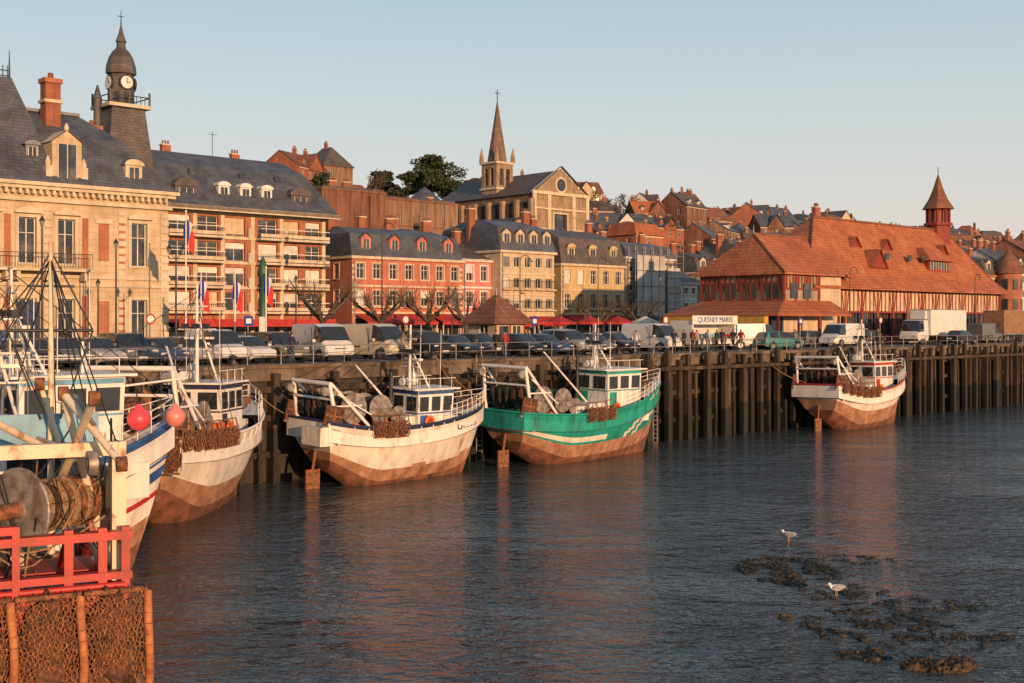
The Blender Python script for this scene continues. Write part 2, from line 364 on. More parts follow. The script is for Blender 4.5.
# quay wall
B = Build('quay_wall', W(0, T0, 0), ANG)
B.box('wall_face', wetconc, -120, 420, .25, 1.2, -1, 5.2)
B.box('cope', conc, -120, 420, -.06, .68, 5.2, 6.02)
B.box('cope', conc, -120, 420, -.2, .22, 5.84, 6.03)
s = -20; k = 0
while s < 260:
    j = R.uniform(-.1, .1)
    big = (k % 4 == 0); wd = .2 if big else R.uniform(.10, .15); lean = R.uniform(-.05, .05); zt = 5.6 if big else R.uniform(4.5, 5.17); y0 = -.42 if big else R.uniform(-.32, -.22); wl = 2.4+R.uniform(-.6, .6)
    if big or R.random() > .08:
        A = Matrix.Translation((s+j, 0, 0)) @ Matrix.Rotation(lean*.3, 4, 'Y')
        B.box('piles', timber, -wd, wd, y0, .24, wl, zt, A); B.box('piles', timberlow, -wd-.01, wd+.01, y0-.02, .24, -1, wl, A)
    s += .72 if s > 60 else .95; k += 1
for z in (1.4, 3.3, 4.75): B.box('walers', timber if z > 2 else timberlow, -20, 260, -.12, .23, z-.16, z+.16)
s = 62
while s < 260: # projecting fender frames on the far part
    q = R.uniform(-.05, .05); wl = 2.2+R.uniform(-.5, .5)
    B.box('fenders', timber, s-.16+q, s+.16+q, -.85, -.5, wl, R.uniform(5.8, 6.25)); B.box('fenders', timberlow, s-.17+q, s+.17+q, -.86, -.5, -1, wl); B.box('fenders', timber, s-.12, s+.12, -.5, .0, 5.0, 5.3); s += 2.15
B.box('fenders', timber, 61, 260, -.98, -.862, 4.9, 5.15)
for s in (27, 47, 63, 92, 120):
    for d in (-.22, .22): B.box('ladders', steel, s+d-.03, s+d+.03, -.52, -.46, -.5, 6.3)
    for i in range(20): B.box('ladders', steel, s-.19, s+.19, -.51, -.47, i*.3, i*.3+.04)
B.done()
B = Build('quay_railing', W(0, T0+.45, G), ANG)
for i in range(90):
    s = 14+i*2.0
    B.tube('posts', steel, (s, 0, 0), (s, 0, 1.0), .03, n=6)
for z in (.5, .98): B.tube('rails', steel, (14, 0, z), (192, 0, z), .022, n=6)
B.done()
for s in (20, 31, 44, 60, 75, 90, 104, 120):
    B = Build('mooring_bollard', W(s, T0+.15, G+.03), 0); B.lathe('bollard', iron, [(.2, 0), (.16, .1), (.13, .35), (.2, .42), (.2, .5), (.05, .55)], n=12); B.done(True)

# ================================================================ BUILDINGS
# ---- town hall
T = 75.; sE = S(168, T); B = Build('town_hall', W(sE-34, T, G), ANG); w = 34; h = 10.5; dep = 13
ops = []; 
cs = [w-2.05-2.45*i for i in range(14)]
for i, c in enumerate(cs):
    if i == 1: continue
    ops.append((c-.55, c+.55, 5.9, 8.75)); ops.append((c-.55, c+.55, 1.0, 3.7))
P, bx = facade(B, (0, 0), (1, 0), w, 0, h, ops, stone, trim=stone2, depth=.3, tw=.2)
facade(B, (w, 0), (0, 1), dep, 0, h, grid(dep, 4, [(1, 3.7), (5.9, 8.75)], 1.1), stone, trim=stone2, depth=.3)
facade(B, (0, dep), (0, -1), dep, 0, h, [], stone); B.face('walls', stone, [(0, dep, 0), (w, dep, 0), (w, dep, h), (0, dep, h)])
for z in (0.6, 4.6, 5.1): B.box('string_course', stone2, -.1, w+.1, -.14, -.002, z-.1, z+.12)
B.box('cornice', stone2, -.2, w+.2, -.25, dep+.2, h-.75, h-.5); B.box('cornice', stone2, -.35, w+.35, -.45, dep+.35, h-.0, h+.22); B.box('cornice', stone2, -.55, w+.55, -.65, dep+.5, h+.22, h+.45)
x = .4
while x < w: B.box('dentils', stone2, x, x+.18, -.42, -.02, h-.3, h-.02); x += .42
for i, c in enumerate(cs):
    for (za, zb) in ((1.2, 3.9), (5.7, 8.9)):
        xx = c+1.22
        if i in (1, 2, 4): B.box('brick_panels', brickor, xx-.2, xx+.2, -.035, -.003, za, zb)
    if i in (0, 1, 3):
        z = .7
        while z < h-1.0:
            B.box('quoins', stone2, c+.98 if i else w-.55, c+1.5 if i else w+.02, -.08, -.003, z, z+.34); z += .5
c = cs[1]
B.box('niche', brickor, c-.35, c+.35, -.05, -.003, 6.2, 8.6); B.box('niche', stone2, c-.55, c+.55, -.1, -.055, 8.62, 8.9); B.box('niche', brickor, c-.35, c+.35, -.05, -.003, 1.3, 3.6)
for i, c in enumerate(cs):
    if i == 1: continue
    B.box('pediments', stone2, c-.85, c+.85, -.28, -.002, 9.0, 9.15)
    B.face('pediments', stone2, [(c-.85, -.2, 9.15), (c+.85, -.2, 9.15), (c, -.2, 9.5)])
balcony(B, cs[5]-1, cs[2]+1.2, 5.55, d=1.2)
for c in cs[2:6]:
    for d in (-.9, .9): B.box('balconies', stone2, c+d-.12, c+d+.12, -.95, -.02, 4.85, 5.4)
B.box('door', navy, cs[3]-.7, cs[3]+.7, -.06, -.004, .1, 3.5)
B.rings('roof', slate, [(-.35, w+.35, -.45, dep+.35, h+.45), (1.7, w-2.3, 2.0, dep-2.0, h+3.9), (3.3, w-4.3, 4.6, dep-4.6, h+5.7)])
B.box('ridge_trim', zinc, 3.2, w-4.2, 4.4, 4.75, h+5.65, h+5.85)
B.rings('roof', slate, [(-.2, w-7.5, 1, dep-1, h+2), (1.2, w-9.2, 3.2, dep-3.2, h+7.4)])
x = 8
while x < w-9.3: B.box('iron_cresting', iron, x, x+.05, 3.2, 3.25, h+7.4, h+8.15); x += .28
B.box('iron_cresting', iron, 8, w-9.3, 3.2, 3.25, h+7.8, h+7.86); B.box('iron_cresting', iron, 8, w-9.3, 3.2, 3.25, h+7.45, h+7.52)
B.tube('finial', iron, (w-9.3, 3.3, h+7.4), (w-9.3, 3.3, h+9.2), .07, .02)
for (c, hh) in ((cs[2], 2.7), (cs[5], 2.7)):
    dormer(B, c, -.1, h+.45, w=1.9, h=hh, wall=stone, roof=stone2, dep=2.4)
    for d in (-1.15, 1.15):
        B.box('dormer_scrolls', stone2, c+d-.2, c+d+.2, -.14, .3, h+.45, h+1.6)
        B.lathe('dormer_scrolls', stone2, [(.16, 0), (.2, .2), (.05, .6)], (c+d, .08, h+1.6), n=8)
    B.lathe('dormer_scrolls', stone2, [(.12, 0), (.18, .2), (.05, .5)], (c, 0, h+.45+hh+.7), n=8)
for c in (cs[0]-.3, cs[4]):
    dormer(B, c, .15, h+.6, w=1.15, h=1.5, wall=stone2, roof=zinc, dep=1.8, style='arch')
dormer(B, cs[3]+.6, .8, h+2.0, w=.8, h=.9, wall=zinc, roof=zinc, dep=1.3, style='arch')
for xx, y, z1 in ((w-6.6, 3.4, h+7.4), (w-1.8, 8, h+5.4)):
    B.box('chimney', brick, xx-.5, xx+.5, y-.45, y+.45, h+2.5, z1); B.box('chimney', stone2, xx-.62, xx+.62, y-.56, y+.56, z1-1.3, z1-1.1); B.box('chimney', brickor, xx-.6, xx+.6, y-.55, y+.55, z1, z1+.3); B.tube('chimney', tile2, (xx, y, z1+.3), (xx, y, z1+.7), .2, .16)
Tt = 83.5; st = S(121, Tt); lx = st-(sE-34); ly = Tt-T; o8 = math.pi/8
B.rings('tower_base', slate2, [(lx-2.1, lx+2.1, ly-2.1, ly+2.1, 8), (lx-1.75, lx+1.75, ly-1.75, ly+1.75, 13.0), (lx-1.25, lx+1.25, ly-1.25, ly+1.25, 17.7)])
B.box('tower_gallery', stone2, lx-1.6, lx+1.6, ly-1.6, ly+1.6, 17.7, 17.95)
for a in (-1.55, 1.43):
    for bq in (-1.55, 1.43): B.box('tower_gallery', slate2, lx+a, lx+a+.12, ly+bq, ly+bq+.12, 17.95, 18.9)
for y in (-1.5, 1.5):
    B.box('tower_gallery', iron, lx-1.5, lx+1.5, ly+y-.03, ly+y+.03, 18.5, 18.57); B.box('tower_gallery', iron, lx+y-.03, lx+y+.03, ly-1.5, ly+1.5, 18.5, 18.57)
    for i in range(10): B.box('tower_gallery', iron, lx-1.45+i*.32, lx-1.41+i*.32, ly+y-.02, ly+y+.02, 17.95, 18.5)
B.lathe('belfry', slate2, [(.95, 17.95), (.9, 20.2), (1.08, 20.3), (1.08, 20.5)], (lx, ly, 0), n=8, smooth=False, ph=o8)
for i in range(8):
    A = Matrix.Translation((lx, ly, 0)) @ Matrix.Rotation(i*math.pi/4, 4, 'Z')
    B.box('belfry_louvres', iron, .86, .9, -.18, .18, 18.1, 18.9, A)
for t in (math.pi*1.5, math.pi, 0, math.pi/2):
    A = Matrix.Translation((lx, ly, 19.6)) @ Matrix.Rotation(t, 4, 'Z') @ Matrix.Rotation(math.pi/2, 4, 'Y')
    B.lathe('clock_face', iron, [(.56, .82), (.56, .96)], (0, 0, 0), n=20, A=A); B.lathe('clock_face', white, [(.45, .965), (.45, .985)], (0, 0, 0), n=20, A=A)
    B.box('clock_hands', iron, -.33, .04, -.03, .03, .99, 1.0, A); B.box('clock_hands', iron, -.03, .03, -.04, .22, .99, 1.0, A)
B.lathe('tower_dome', slate2, [(1.08, 20.5), (1.04, 20.9), (.86, 21.5), (.6, 21.95), (.34, 22.2), (.3, 22.6), (.4, 22.65), (.34, 22.8), (.17, 23.3), (.05, 23.9)], (lx, ly, 0), n=8, smooth=False, ph=o8)
B.tube('tower_finial', iron, (lx, ly, 23.8), (lx, ly, 25.0), .05, .02); B.box('tower_finial', iron, lx-.25, lx+.25, ly-.02, ly+.02, 24.5, 24.55)
B.tube('side_turret', slate2, (lx-2.0, ly-.5, 14), (lx-2.0, ly-.5, 18.2), .3, .26); B.lathe('side_turret', slate, [(.34, 18.2), (.05, 19.2)], (lx-2.0, ly-.5, 0), n=8)
B.done()

# ---- balconied apartment block
T = 101.; s0 = S(160, T); s1 = S(325, T); w = s1-s0; B = Build('apartment_block', W(s0, T, G), ANG); h = 12.6; dep = 13
ops = []
fl = [3.2, 5.55, 7.9, 10.25]
bays = [(.04, .17), (.21, .33), (.37, .49), (.57, .69), (.73, .83), (.87, .97)]
for z in fl:
    for a, c in bays: ops.append((a*w, c*w, z+.1, z+1.85))
for i in range(5): ops.append(((i+.1)*w/5, (i+.9)*w/5, .2, 2.5))
P, bx = facade(B, (0, 0), (1, 0), w, 0, h, ops, brickor, depth=.35)
for z in fl:
    for a, c in bays:
        if R.random() < .55: bx('blinds', R.choice([white, infill, wframe]), a*w+.05, c*w-.05, z+.1+R.choice([.2, .9, 1.2]), z+1.83, .2, .24)
B.face('walls', brickor, [(0, 0, 0), (0, dep, 0), (0, dep, h), (0, 0, h)]); B.face('walls', brownwall, [(w, 0, 0), (w, dep, 0), (w, dep, h), (w, 0, h)]); B.face('walls', brickor, [(0, dep, 0), (w, dep, 0), (w, dep, h), (0, dep, h)])
for a in (0.0, .19, .35, .53, .71, .985): B.box('pilasters', stone2, a*w-.15, a*w+.25, -.1, -.003, 0, h)
for z in fl+[12.5]:
    B.box('floor_bands', stone2, -.1, w+.1, -.16, -.003, z-.2, z+.05)
for z in fl:
    for a, c in ((.02, .34), (.55, .70), (.72, .99)): 
        B.box('balcony_slabs', stone2, a*w, c*w, -1.1, -.165, z-.18, z+.02)
        B.box('balcony_fronts', stone2 if a > .5 else infill, a*w, c*w, -1.12, -1.04, z+.1, z+.42)
        B.box('balcony_rails', white, a*w, c*w, -1.1, -1.05, z+.86, z+.92)
        q = a*w
        while q < c*w: B.box('balcony_rails', iron, q, q+.03, -1.09, -1.06, z+.4, z+.86); q += .22
    for a in (.345, .5): B.box('balcony_fronts', white, a*w, a*w+.1, -.5, -.17, z, z+.9)
B.rings('roof', slate, [(-.7, w+.9, -1.4, dep+.4, h), (-.7, w+.9, -1.4, dep+.4, h+.3)]); B.box('eaves', stone2, -.7, w+.9, -1.4, -1.2, h-.12, h+.32)
B.rings('roof', slate, [(-.6, w+.8, -1.3, dep+.4, h+.3), (.3, w-.9, 2.3, dep-2, h+4.4), (1, w-2.0, 5, dep-5, h+5.9)])
for i in range(3): dormer(B, w*(.36+i*.13), -.1, h+.7, w=1.15, h=1.75, wall=white, roof=white, style='arch', dep=2)
for a in (.14, .83): dormer(B, w*a, -.2, h+.7, w=2.2, h=1.4, wall=slate2, roof=slate2, style='flat', dep=2)
for a in (.2, .5, .72): B.box('rooflights', glass, w*a, w*a+.7, 1.35, 1.5, h+3.4, h+4.0)
chimney(B, w*.2, 6, h+4, h+6.6); chimney(B, w*.62, 6, h+4, h+6.4)
B.box('awning', red_aw, .5, w-.5, -2.6, -.2, 2.2, 2.5); B.box('awning', red_aw, .5, w-.5, -2.66, -2.6, 1.8, 2.45)
B.tube('tv_aerial', iron, (w*.45, 5, h+5.5), (w*.45, 5, h+8.3), .03); B.tube('tv_aerial', iron, (w*.45-.5, 5, h+8), (w*.45+.5, 5, h+8), .02)
B.done()

# ---- brown blank-walled buildings
def plain(name, a0, a1, T, dep, h, wall, roof=None, par=0):
    s0, s1 = S(a0, T), S(a1, T); w = s1-s0; B = Build(name, W(s0, T, G-.2), ANG)
    B.box('walls', wall, 0, w, 0, dep, 0, h); B.box('parapet', tile2, -.1, w+.1, -.1, dep+.1, h, h+.2)
    B.box('roof', slate2, .3, w-.3, .3, dep-.3, h+.2, h+.5)
    return B, w
B, w = plain('brick_warehouse', 322, 386, 113, 12, 17.4, brownwall)
B.box('buttress', brownwall, w*.72, w*.74, -.25, -.002, 0, 17.0); B.box('walls_patch', tanwall, 0.2, w*.35, -.03, -.003, 7, 12)
chimney(B, w*.3, 2, 17.4, 18.6); chimney(B, w*.75, 5, 17.4, 19.0); B.done()
B, w = plain('rendered_warehouse', 386, 458, 119, 12, 17.6, tanwall)
for i in range(3): B.box('ledges', brownwall, 0, w, -.08, -.002, 6+i*4.2, 6.12+i*4.2)
for i in range(3): B.box('downpipe', zinc, w*(.2+.3*i), w*(.2+.3*i)+.12, -.14, -.09, 6, 17.4)
chimney(B, w*.2, 4, 17.6, 18.8); chimney(B, w*.8, 3, 17.6, 18.6); B.done()
B = townhouse('back_street_house', S(458, 124), S(500, 124), 124, 10, 12.5, 4, 3, tanwall, slate2, 'gable', rh=3.2, shop=False, chim=((.2, .5), (.8, .5)), ww=.9); B.done()
B = townhouse('back_street_house', S(410, 112), S(452, 112), 112, 8, 10.0, 3, 3, churchst, slate, 'mansard', rh=3.2, dorm=2, shop=False, chim=((.1, .5), (.9, .5)), ww=.9); B.done()

# ---- row on the quay front
pinkw = M('pink_render', (.52, .185, .125), (.41, .135, .09), scale=.8, rough=.9, grime=.3)
pinkw2 = M('bright_pink_render', (.66, .24, .21), (.56, .19, .17), scale=.8, rough=.9, grime=.3)
yelw = M('yellow_render', (.58, .43, .21), (.49, .36, .17), scale=.8, rough=.9, grime=.3)
crw = M('cream_render', (.60, .48, .33), (.49, .39, .27), scale=.8, rough=.9, grime=.3)
whw = M('white_render', (.68, .62, .54), (.56, .51, .45), scale=.8, rough=.9, grime=.4)
T = 100
B = townhouse('corner_cafe_building', S(352, T), S(462, T), T, 11, 8.7, 3, 7, pinkw, slate, 'mansard', rh=3.3, trim=stone2, dorm=4, bandmat=stone2, chim=((.08, .5), (.35, .5), (.6, .5), (.95, .5)), aw=red_aw, dmat=pinkw, bal=(0,)); 
B.done()
B = townhouse('pink_house', S(462.4, T), S(491, T), T, 11, 8.9, 3, 2, pinkw2, slate2, 'gable', rh=2.2, trim=white, dorm=0, aw=red_aw, chim=((.9, .5),)); B.done()
B = townhouse('cream_mansard_house', S(491.4, T), S(545, T), T-1.5, 11, 10.0, 4, 5, crw, slate, 'mansard', rh=3.7, trim=stone2, dorm=4, bal=(0, 1), aw=red_aw, chim=((.05, .5), (.95, .4)), dmat=crw, gf=3.0); B.done()
B = townhouse('narrow_house', S(545.5, 103), S(560, 103), 103, 9, 10.5, 4, 1, brick, tile2, 'gable', rh=2.2, trim=stone2, chim=((.5, .5),)); B.done()
B = townhouse('yellow_mansard_house', S(561, T+1), S(624, T+1), T+1, 11, 9.0, 3, 5, yelw, slate2, 'mansard', rh=4.4, trim=stone2, dorm=3, bandmat=stone2, bal=(0,), aw=red_aw, chim=((.06, .5), (.94, .5)), dmat=yelw, dstyle='arch'); B.done()
# scaffolded building
T = 103; s0 = S(626, T); s1 = S(674, T); w = s1-s0
B = townhouse('scaffolded_building', s0, s1, T, 10, 10.4, 4, 5, whw, slate, 'mansard', rh=2.2, trim=white, chim=((.1, .5), (.9, .5)))
sheetm = M('scaffold_netting', (.52, .50, .47), (.36, .35, .34), scale=.8, rough=.9, streak=3)
B.box('scaffold_netting', sheetm, w*.05, w*.62, -1.5, -1.45, 3.0, 10.9); B.box('scaffold_netting', sheetm, w*.7, w*.97, -1.3, -1.26, 2.5, 9.4)
q = 0
while q < w:
    B.tube('scaffold_tubes', steel, (q, -1.6, 0), (q, -1.6, 12.0), .05, n=6); B.tube('scaffold_tubes', steel, (q, -.5, 0), (q, -.5, 12.0), .05, n=6); q += w/6.01
for z in (2, 4, 6, 8, 10): 
    B.tube('scaffold_tubes', steel, (0, -1.63, z+.9), (w, -1.63, z+.9), .04, n=6); B.box('scaffold_boards', ropem, 0, w, -1.4, -.5, z, z+.06)
B.done()
B = townhouse('small_white_house', S(674.5, 104), S(697, 104), 104, 9, 7.4, 3, 3, whw, slate, 'gable', rh=2.6, trim=white, chim=((.5, .5),), aw=red_aw); B.done()
B = townhouse('slate_roofed_house', S(697.5, 106), S(722, 106), 106, 10, 9.0, 3, 4, crw, slate2, 'mansard', rh=3.0, dorm=2, chim=((.1, .5), (.9, .5))); B.done()
B = townhouse('brick_house', S(722.5, 108), S(742, 108), 108, 10, 9.6, 3, 3, brick, slate, 'gable', rh=3.2, chim=((.1, .5), (.9, .5))); B.done()
cols = [crw, brickor, whw, yelw, tanwall, pinkw]
for i, (a, b_) in enumerate(((744, 764), (764.4, 786), (786.5, 806), (806.5, 830), (830.4, 850), (850.5, 872), (872.5, 893), (893.5, 915), (915.5, 934), (934.5, 955), (955.5, 972))):
    hh = R.uniform(8.5, 11); B = townhouse('terraced_house', S(a, 106), S(b_, 106), 106, 10, hh, 3, 3, cols[i % 6], R.choice([slate, slate2, tile2]), R.choice(['mansard', 'gable']), rh=3.2, dorm=2, chim=((.1, .5),)); B.done()
# buildings past the market
B = townhouse('villa_with_turret', S(985, 78), S(1012, 78), 78, 12, 8.6, 3, 5, crw, slate2, 'mansard', rh=3, trim=brickor, dorm=3, chim=((.1, .5), (.9, .5)))
ww_ = S(1012, 78)-S(985, 78)
B.lathe('turret', brickor, [(1.8, 0), (1.8, 9.2)], (ww_*.55, -1.2, 0), n=14, smooth=True); B.lathe('turret_roof', tile2, [(2.2, 9.1), (1.7, 10.6), (.8, 11.6), (.05, 12.6)], (ww_*.55, -1.2, 0), n=14)
for z in (4, 6.8):
    for i in range(8):
        A = Matrix.Translation((ww_*.55, -1.2, 0)) @ Matrix.Rotation(i*math.pi/4+.2, 4, 'Z'); B.box('turret_windows', glass, 1.78, 1.85, -.35, .35, z, z+1.5, A)
B.done()
for i, (a, b_, T, hh, m1, m2) in enumerate(((1013, 1040, 84, 10, whw, slate), (1041, 1070, 84, 12, brickor, tile2), (976, 1000, 100, 12, whw, slate2), (1001, 1025, 104, 13, crw, slate), (1026, 1050, 104, 14, tanwall, slate2))):
    B = townhouse('riverside_house', S(a, T), S(b_, T), T, 12, hh, 4, 5, m1, m2, R.choice(['gable', 'mansard']), rh=3.8, dorm=3, chim=((.1, .5), (.6, .5))); B.done()

# ---- fish market hall
sH = 99.; TH = 67.; B = Build('fish_market_hall', W(sH, TH, G), ANG)
w = 45.; dep = 10.6; he = 5.7
def timberwall(O, dx, w, z0, z1, bay, openings=True):
    O = Vector((O[0], O[1], 0)); dx = Vector((dx[0], dx[1], 0)); nr = Vector((dx.y, -dx.x, 0)); n_ = max(1, round(w/bay)); bw = w/n_
    P = lambda a, z, d=0.: O+dx*a+Vector((0, 0, z))-nr*d
    def bx(pt, mt, a0, a1, q0, q1, d0, d1):
        q = [P(a, z, d) for z in (q0, q1) for a, d in ((a0, d0), (a1, d0), (a1, d1), (a0, d1))]
        B.mesh(pt, mt, q, [(0, 3, 2, 1), (4, 5, 6, 7), (0, 1, 5, 4), (1, 2, 6, 5), (2, 3, 7, 6), (3, 0, 4, 7)])
    zm = z0+(z1-z0)*.58
    for i in range(n_):
        a0 = i*bw; a1 = a0+bw
        bx('posts', brick if i % 2 == 0 and openings else red_t, a0-.16, a0+.16, z0, z1, -.1, .1)
        if openings:
            bx('dark_openings', glass, a0+.16, a1-.16, z0, zm, .45, .5)
            bx('stall_fronts', red_t if i % 3 else creamp, a0+.16, a1-.16, z0, z0+.9, .1, .2)
            bx('timber', red_t, a0+bw/2-.05, a0+bw/2+.05, z0, zm, .05, .15)
        else: bx('infill', infill, a0, a1, z0, zm, 0, .1)
        bx('infill', infill, a0+.16, a1-.16, zm, z1, .0, .1)
        for k in (.25, .5, .75): bx('timber', red_t, a0+bw*k-.07, a0+bw*k+.07, zm+.1, z1-.1, -.06, -.002)
        q = [P(a0+.18, zm+.1, -.03), P(a0+.36, zm+.1, -.03), P(a0+bw*.25, z1-.1, -.03), P(a0+bw*.25-.18, z1-.1, -.03)]; B.face('timber', red_t, q)
        q = [P(a1-.18, zm+.1, -.03), P(a1-.36, zm+.1, -.03), P(a1-bw*.25, z1-.1, -.03), P(a1-bw*.25+.18, z1-.1, -.03)]; B.face('timber', red_t, q)
    bx('timber', red_t, 0, w, zm-.1, zm+.1, -.08, -.0021); bx('timber', red_t, 0, w, z1-.12, z1, -.08, -.0021); bx('posts', red_t, w-.16, w+.16, z0, z1, -.1, .1)
    return P, bx
timberwall((4, 0), (1, 0), w-4, 0, he, 3.1)
timberwall((w, 0), (0, 1), dep, 0, he, 3.2, False)
timberwall((4, dep), (0, -1), dep, 0, he, 3.2, False)
B.box('floor_core', infill, 5, w-1, 1.2, dep-.5, 0, he)
rz = 13.5; xr0, xr1 = 12.6, 41.6
B.rings('main_roof', tile, [(3.0, w+.6, -1.1, dep+1.0, he-.1), (3.0, w+.6, -1.1, dep+1.0, he+.03), (4.4, w-.4, .5, dep-.5, he+1.45), (xr0, xr1, dep/2, dep/2+.02, rz)])
B.tube('ridge_tiles', tile2, (xr0, dep/2, rz+.02), (xr1, dep/2, rz+.02), .16)
for (q0, q1) in (((4.4, .5, he+1.45), (xr0, dep/2, rz)), ((w-.4, .5, he+1.45), (xr1, dep/2, rz)), ((3.0, -1.1, he), (4.4, .5, he+1.47)), ((w+.6, -1.1, he), (w-.4, .5, he+1.47))): B.tube('hip_tiles', tile2, q0, q1, .12, n=6)
def bigdormer(x, ww, z, hh, y0):
    B.box('roof_dormers', red_t, x-ww/2, x+ww/2, y0, y0+3, z, z+hh); B.box('roof_dormer_glass', glass, x-ww/2+.2, x+ww/2-.2, y0-.04, y0-.005, z+.35, z+hh-.15)
    k = x-ww/2+.3
    while k < x+ww/2-.2: B.box('roof_dormers', infill, k, k+.1, y0-.09, y0-.045, z+.2, z+hh-.1); k += .62
    B.rings('dormer_roofs', tile, [(x-ww/2-.4, x+ww/2+.4, y0-.5, y0+3, z+hh), (x-ww/2+.9, x+ww/2-.9, y0+1.2, y0+4.0, z+hh+1.6)])
bigdormer(32.5, 5.2, 8.0, 1.3, 1.2)
def gablet(x, y, z, w2, hh):
    B.face('roof_gablets', red_t, [(x-w2, y, z), (x+w2, y, z), (x, y, z+hh)])
    for sg in (-1, 1): B.face('gablet_roofs', tile, [(x+sg*(w2+.2), y-.25, z-.1), (x, y-.25, z+hh+.15), (x, y+hh*.75+.3, z+hh+.15), (x+sg*(w2+.2), y+.3, z-.1)])
gablet(18.5, .9, 8.1, 1.5, 1.9)
for x in (17, 23.5, 36.5): gablet(x, 2.9, 10.4, .9, 1.0)
for x in (21, 26, 29): B.box('rooflights', glass, x, x+.8, 1.55, 1.7, 9.1, 9.8)
chimney(B, 13.6, dep/2+.3, 11.5, 14.6, w=1.0)
x0, x1, y0, y1, ze, zr = -2., 8., -.9, 8.9, 6.9, 11.0
B.box('pavilion_walls', infill, x0, x1, y0, y1, 0, ze)
timberwall((x0, y1), (0, -1), y1-y0, 3.4, ze, 2.45, False); timberwall((x0, y0), (1, 0), 6, 3.4, ze, 2.0, False)
for i in range(4):
    yy = y0+.6+i*2.45; B.box('pavilion_windows', glass, x0-.14, x0-.1, yy, yy+1.35, 4.5, 6.0); B.box('pavilion_windows', red_t, x0-.2, x0-.143, yy+.63, yy+.72, 4.5, 6.0)
    B.box('pavilion_windows', red_t, x0-.2, x0-.143, yy-.1, yy+1.45, 6.0, 6.12); B.box('pavilion_windows', red_t, x0-.2, x0-.143, yy-.1, yy+1.45, 4.4, 4.5)
for i in range(2): B.box('pavilion_windows', glass, x0+1+i*2.2, x0+2.2+i*2.2, y0-.14, y0-.1, 4.5, 6.0)
yc = (y0+y1)/2
B.rings('pavilion_roof', tile, [(x0-.6, x1+2, y0-.6, y1+.6, ze-.1), (x0-.6, x1+2, y0-.6, y1+.6, ze+.05), (x0+2.0, x1+3, yc, yc+.02, zr)])
B.tube('pavilion_roof', tile2, (x0+2.0, yc, zr+.02), (x1+4, yc, zr+.02), .14); B.tube('pavilion_finial', zinc, (x0+2.0, yc, zr), (x0+2.0, yc, zr+.9), .07, .02)
for yy in (y0-.6, y1+.6): B.tube('hip_tiles', tile2, (x0-.6, yy, ze+.05), (x0+2, yc, zr), .12, n=6)
xs0, ys0, ys1, xs1 = x0-4.6, y0-2.5, y1+1.2, x0+8
B.mesh('skirt_roof', tile, [(xs0, ys0, 2.95), (xs0, ys1, 2.95), (x0, y1, 4.35), (x0, y0, 4.35), (xs1, ys0, 2.95), (xs1, y0, 4.35),
                            (xs0, ys0, 2.8), (xs0, ys1, 2.8), (xs1, ys0, 2.8)], [(0, 1, 2, 3), (0, 3, 5, 4), (0, 1, 7, 6), (0, 4, 8, 6)])
B.face('skirt_soffit', red_t, [(xs0+.1, ys0+.1, 2.81), (xs0+.1, ys1-.1, 2.81), (x0, ys1-.1, 2.81), (x0, ys0+.1, 2.81)])
for i in range(5): B.box('skirt_posts', red_t, xs0+.2, xs0+.4, ys0+.1+i*3.1, ys0+.3+i*3.1, 0, 2.85)
for i in range(4): B.box('skirt_posts', red_t, xs0+.2+i*3.4, xs0+.4+i*3.4, ys0+.1, ys0+.3, 0, 2.85)
B.box('stall_awning', yel_aw, xs0-.7, xs0-.05, ys0+1, ys1-.5, 2.0, 2.75); B.box('stall_interior', navy, x0-2, x0-.2, y0, y1, 0, 2.75)
tx, ty = 40.0, dep/2
B.lathe('turret_base', red_t, [(1.45, 11.6), (1.3, 14.0), (1.7, 14.1), (1.7, 14.4)], (tx, ty, 0), n=8, smooth=False, ph=o8)
for i in range(8):
    t = i*math.pi/4+o8; B.box('turret_posts', red_t, tx+1.3*math.cos(t)-.12, tx+1.3*math.cos(t)+.12, ty+1.3*math.sin(t)-.12, ty+1.3*math.sin(t)+.12, 14.4, 16.2)
B.lathe('turret_core', brick, [(.9, 14.4), (.9, 16.1)], (tx, ty, 0), n=8, smooth=False)
B.lathe('turret_roof', tile2, [(1.9, 16.1), (1.15, 17.3), (.65, 18.5), (.05, 20.4)], (tx, ty, 0), n=8, smooth=False, ph=o8); B.tube('turret_finial', iron, (tx, ty, 20.3), (tx, ty, 21.3), .04)
B.done()

# ---- church on the hill
sC, TC = 150.6, 156.; zC = 18.6; B = Build('church', W(sC, TC, zC), ANG)
w = 14.; dep = 27.
ops = [(5.3, 8.7, 5.5, 9.5), (1.4, 3.2, 3.2, 6.5), (10.8, 12.6, 3.2, 6.5), (5.8, 8.2, 1, 4.4)]
facade(B, (0, 0), (1, 0), w, 0, 13.2, ops, churchst, depth=.5, bars=False, trim=stone2, tw=.3)
B.face('walls', churchst, [(0, 0, 13.2), (w, 0, 13.2), (w/2, 0, 18)]); B.box('cornice', stone2, -.4, w+.4, -.4, -.0, 12.9, 13.5); B.box('cornice', stone2, -.4, w+.4, -.3, -.0, 10.2, 10.5)
for a in (-.3, 3.4, 9.8, 13.5): B.box('pilasters', stone2, a, a+.8, -.35, -.002, 0, 12.9)
for sg in (-1, 1): B.face('pediment', stone2, [(w/2+sg*(w/2+.5), -.4, 13.3), (w/2, -.4, 18.4), (w/2, .3, 18.4), (w/2+sg*(w/2+.5), .3, 13.3)])
B.lathe('rose_window', stone2, [(1.5, 0), (1.5, .15)], (w/2, -.02, 14.9), n=20, A=Matrix.Rotation(math.pi/2, 4, 'X')); B.lathe('rose_window', glass, [(1.15, .155), (1.15, .18)], (w/2, -.02, 14.9), n=20, A=Matrix.Rotation(math.pi/2, 4, 'X'))
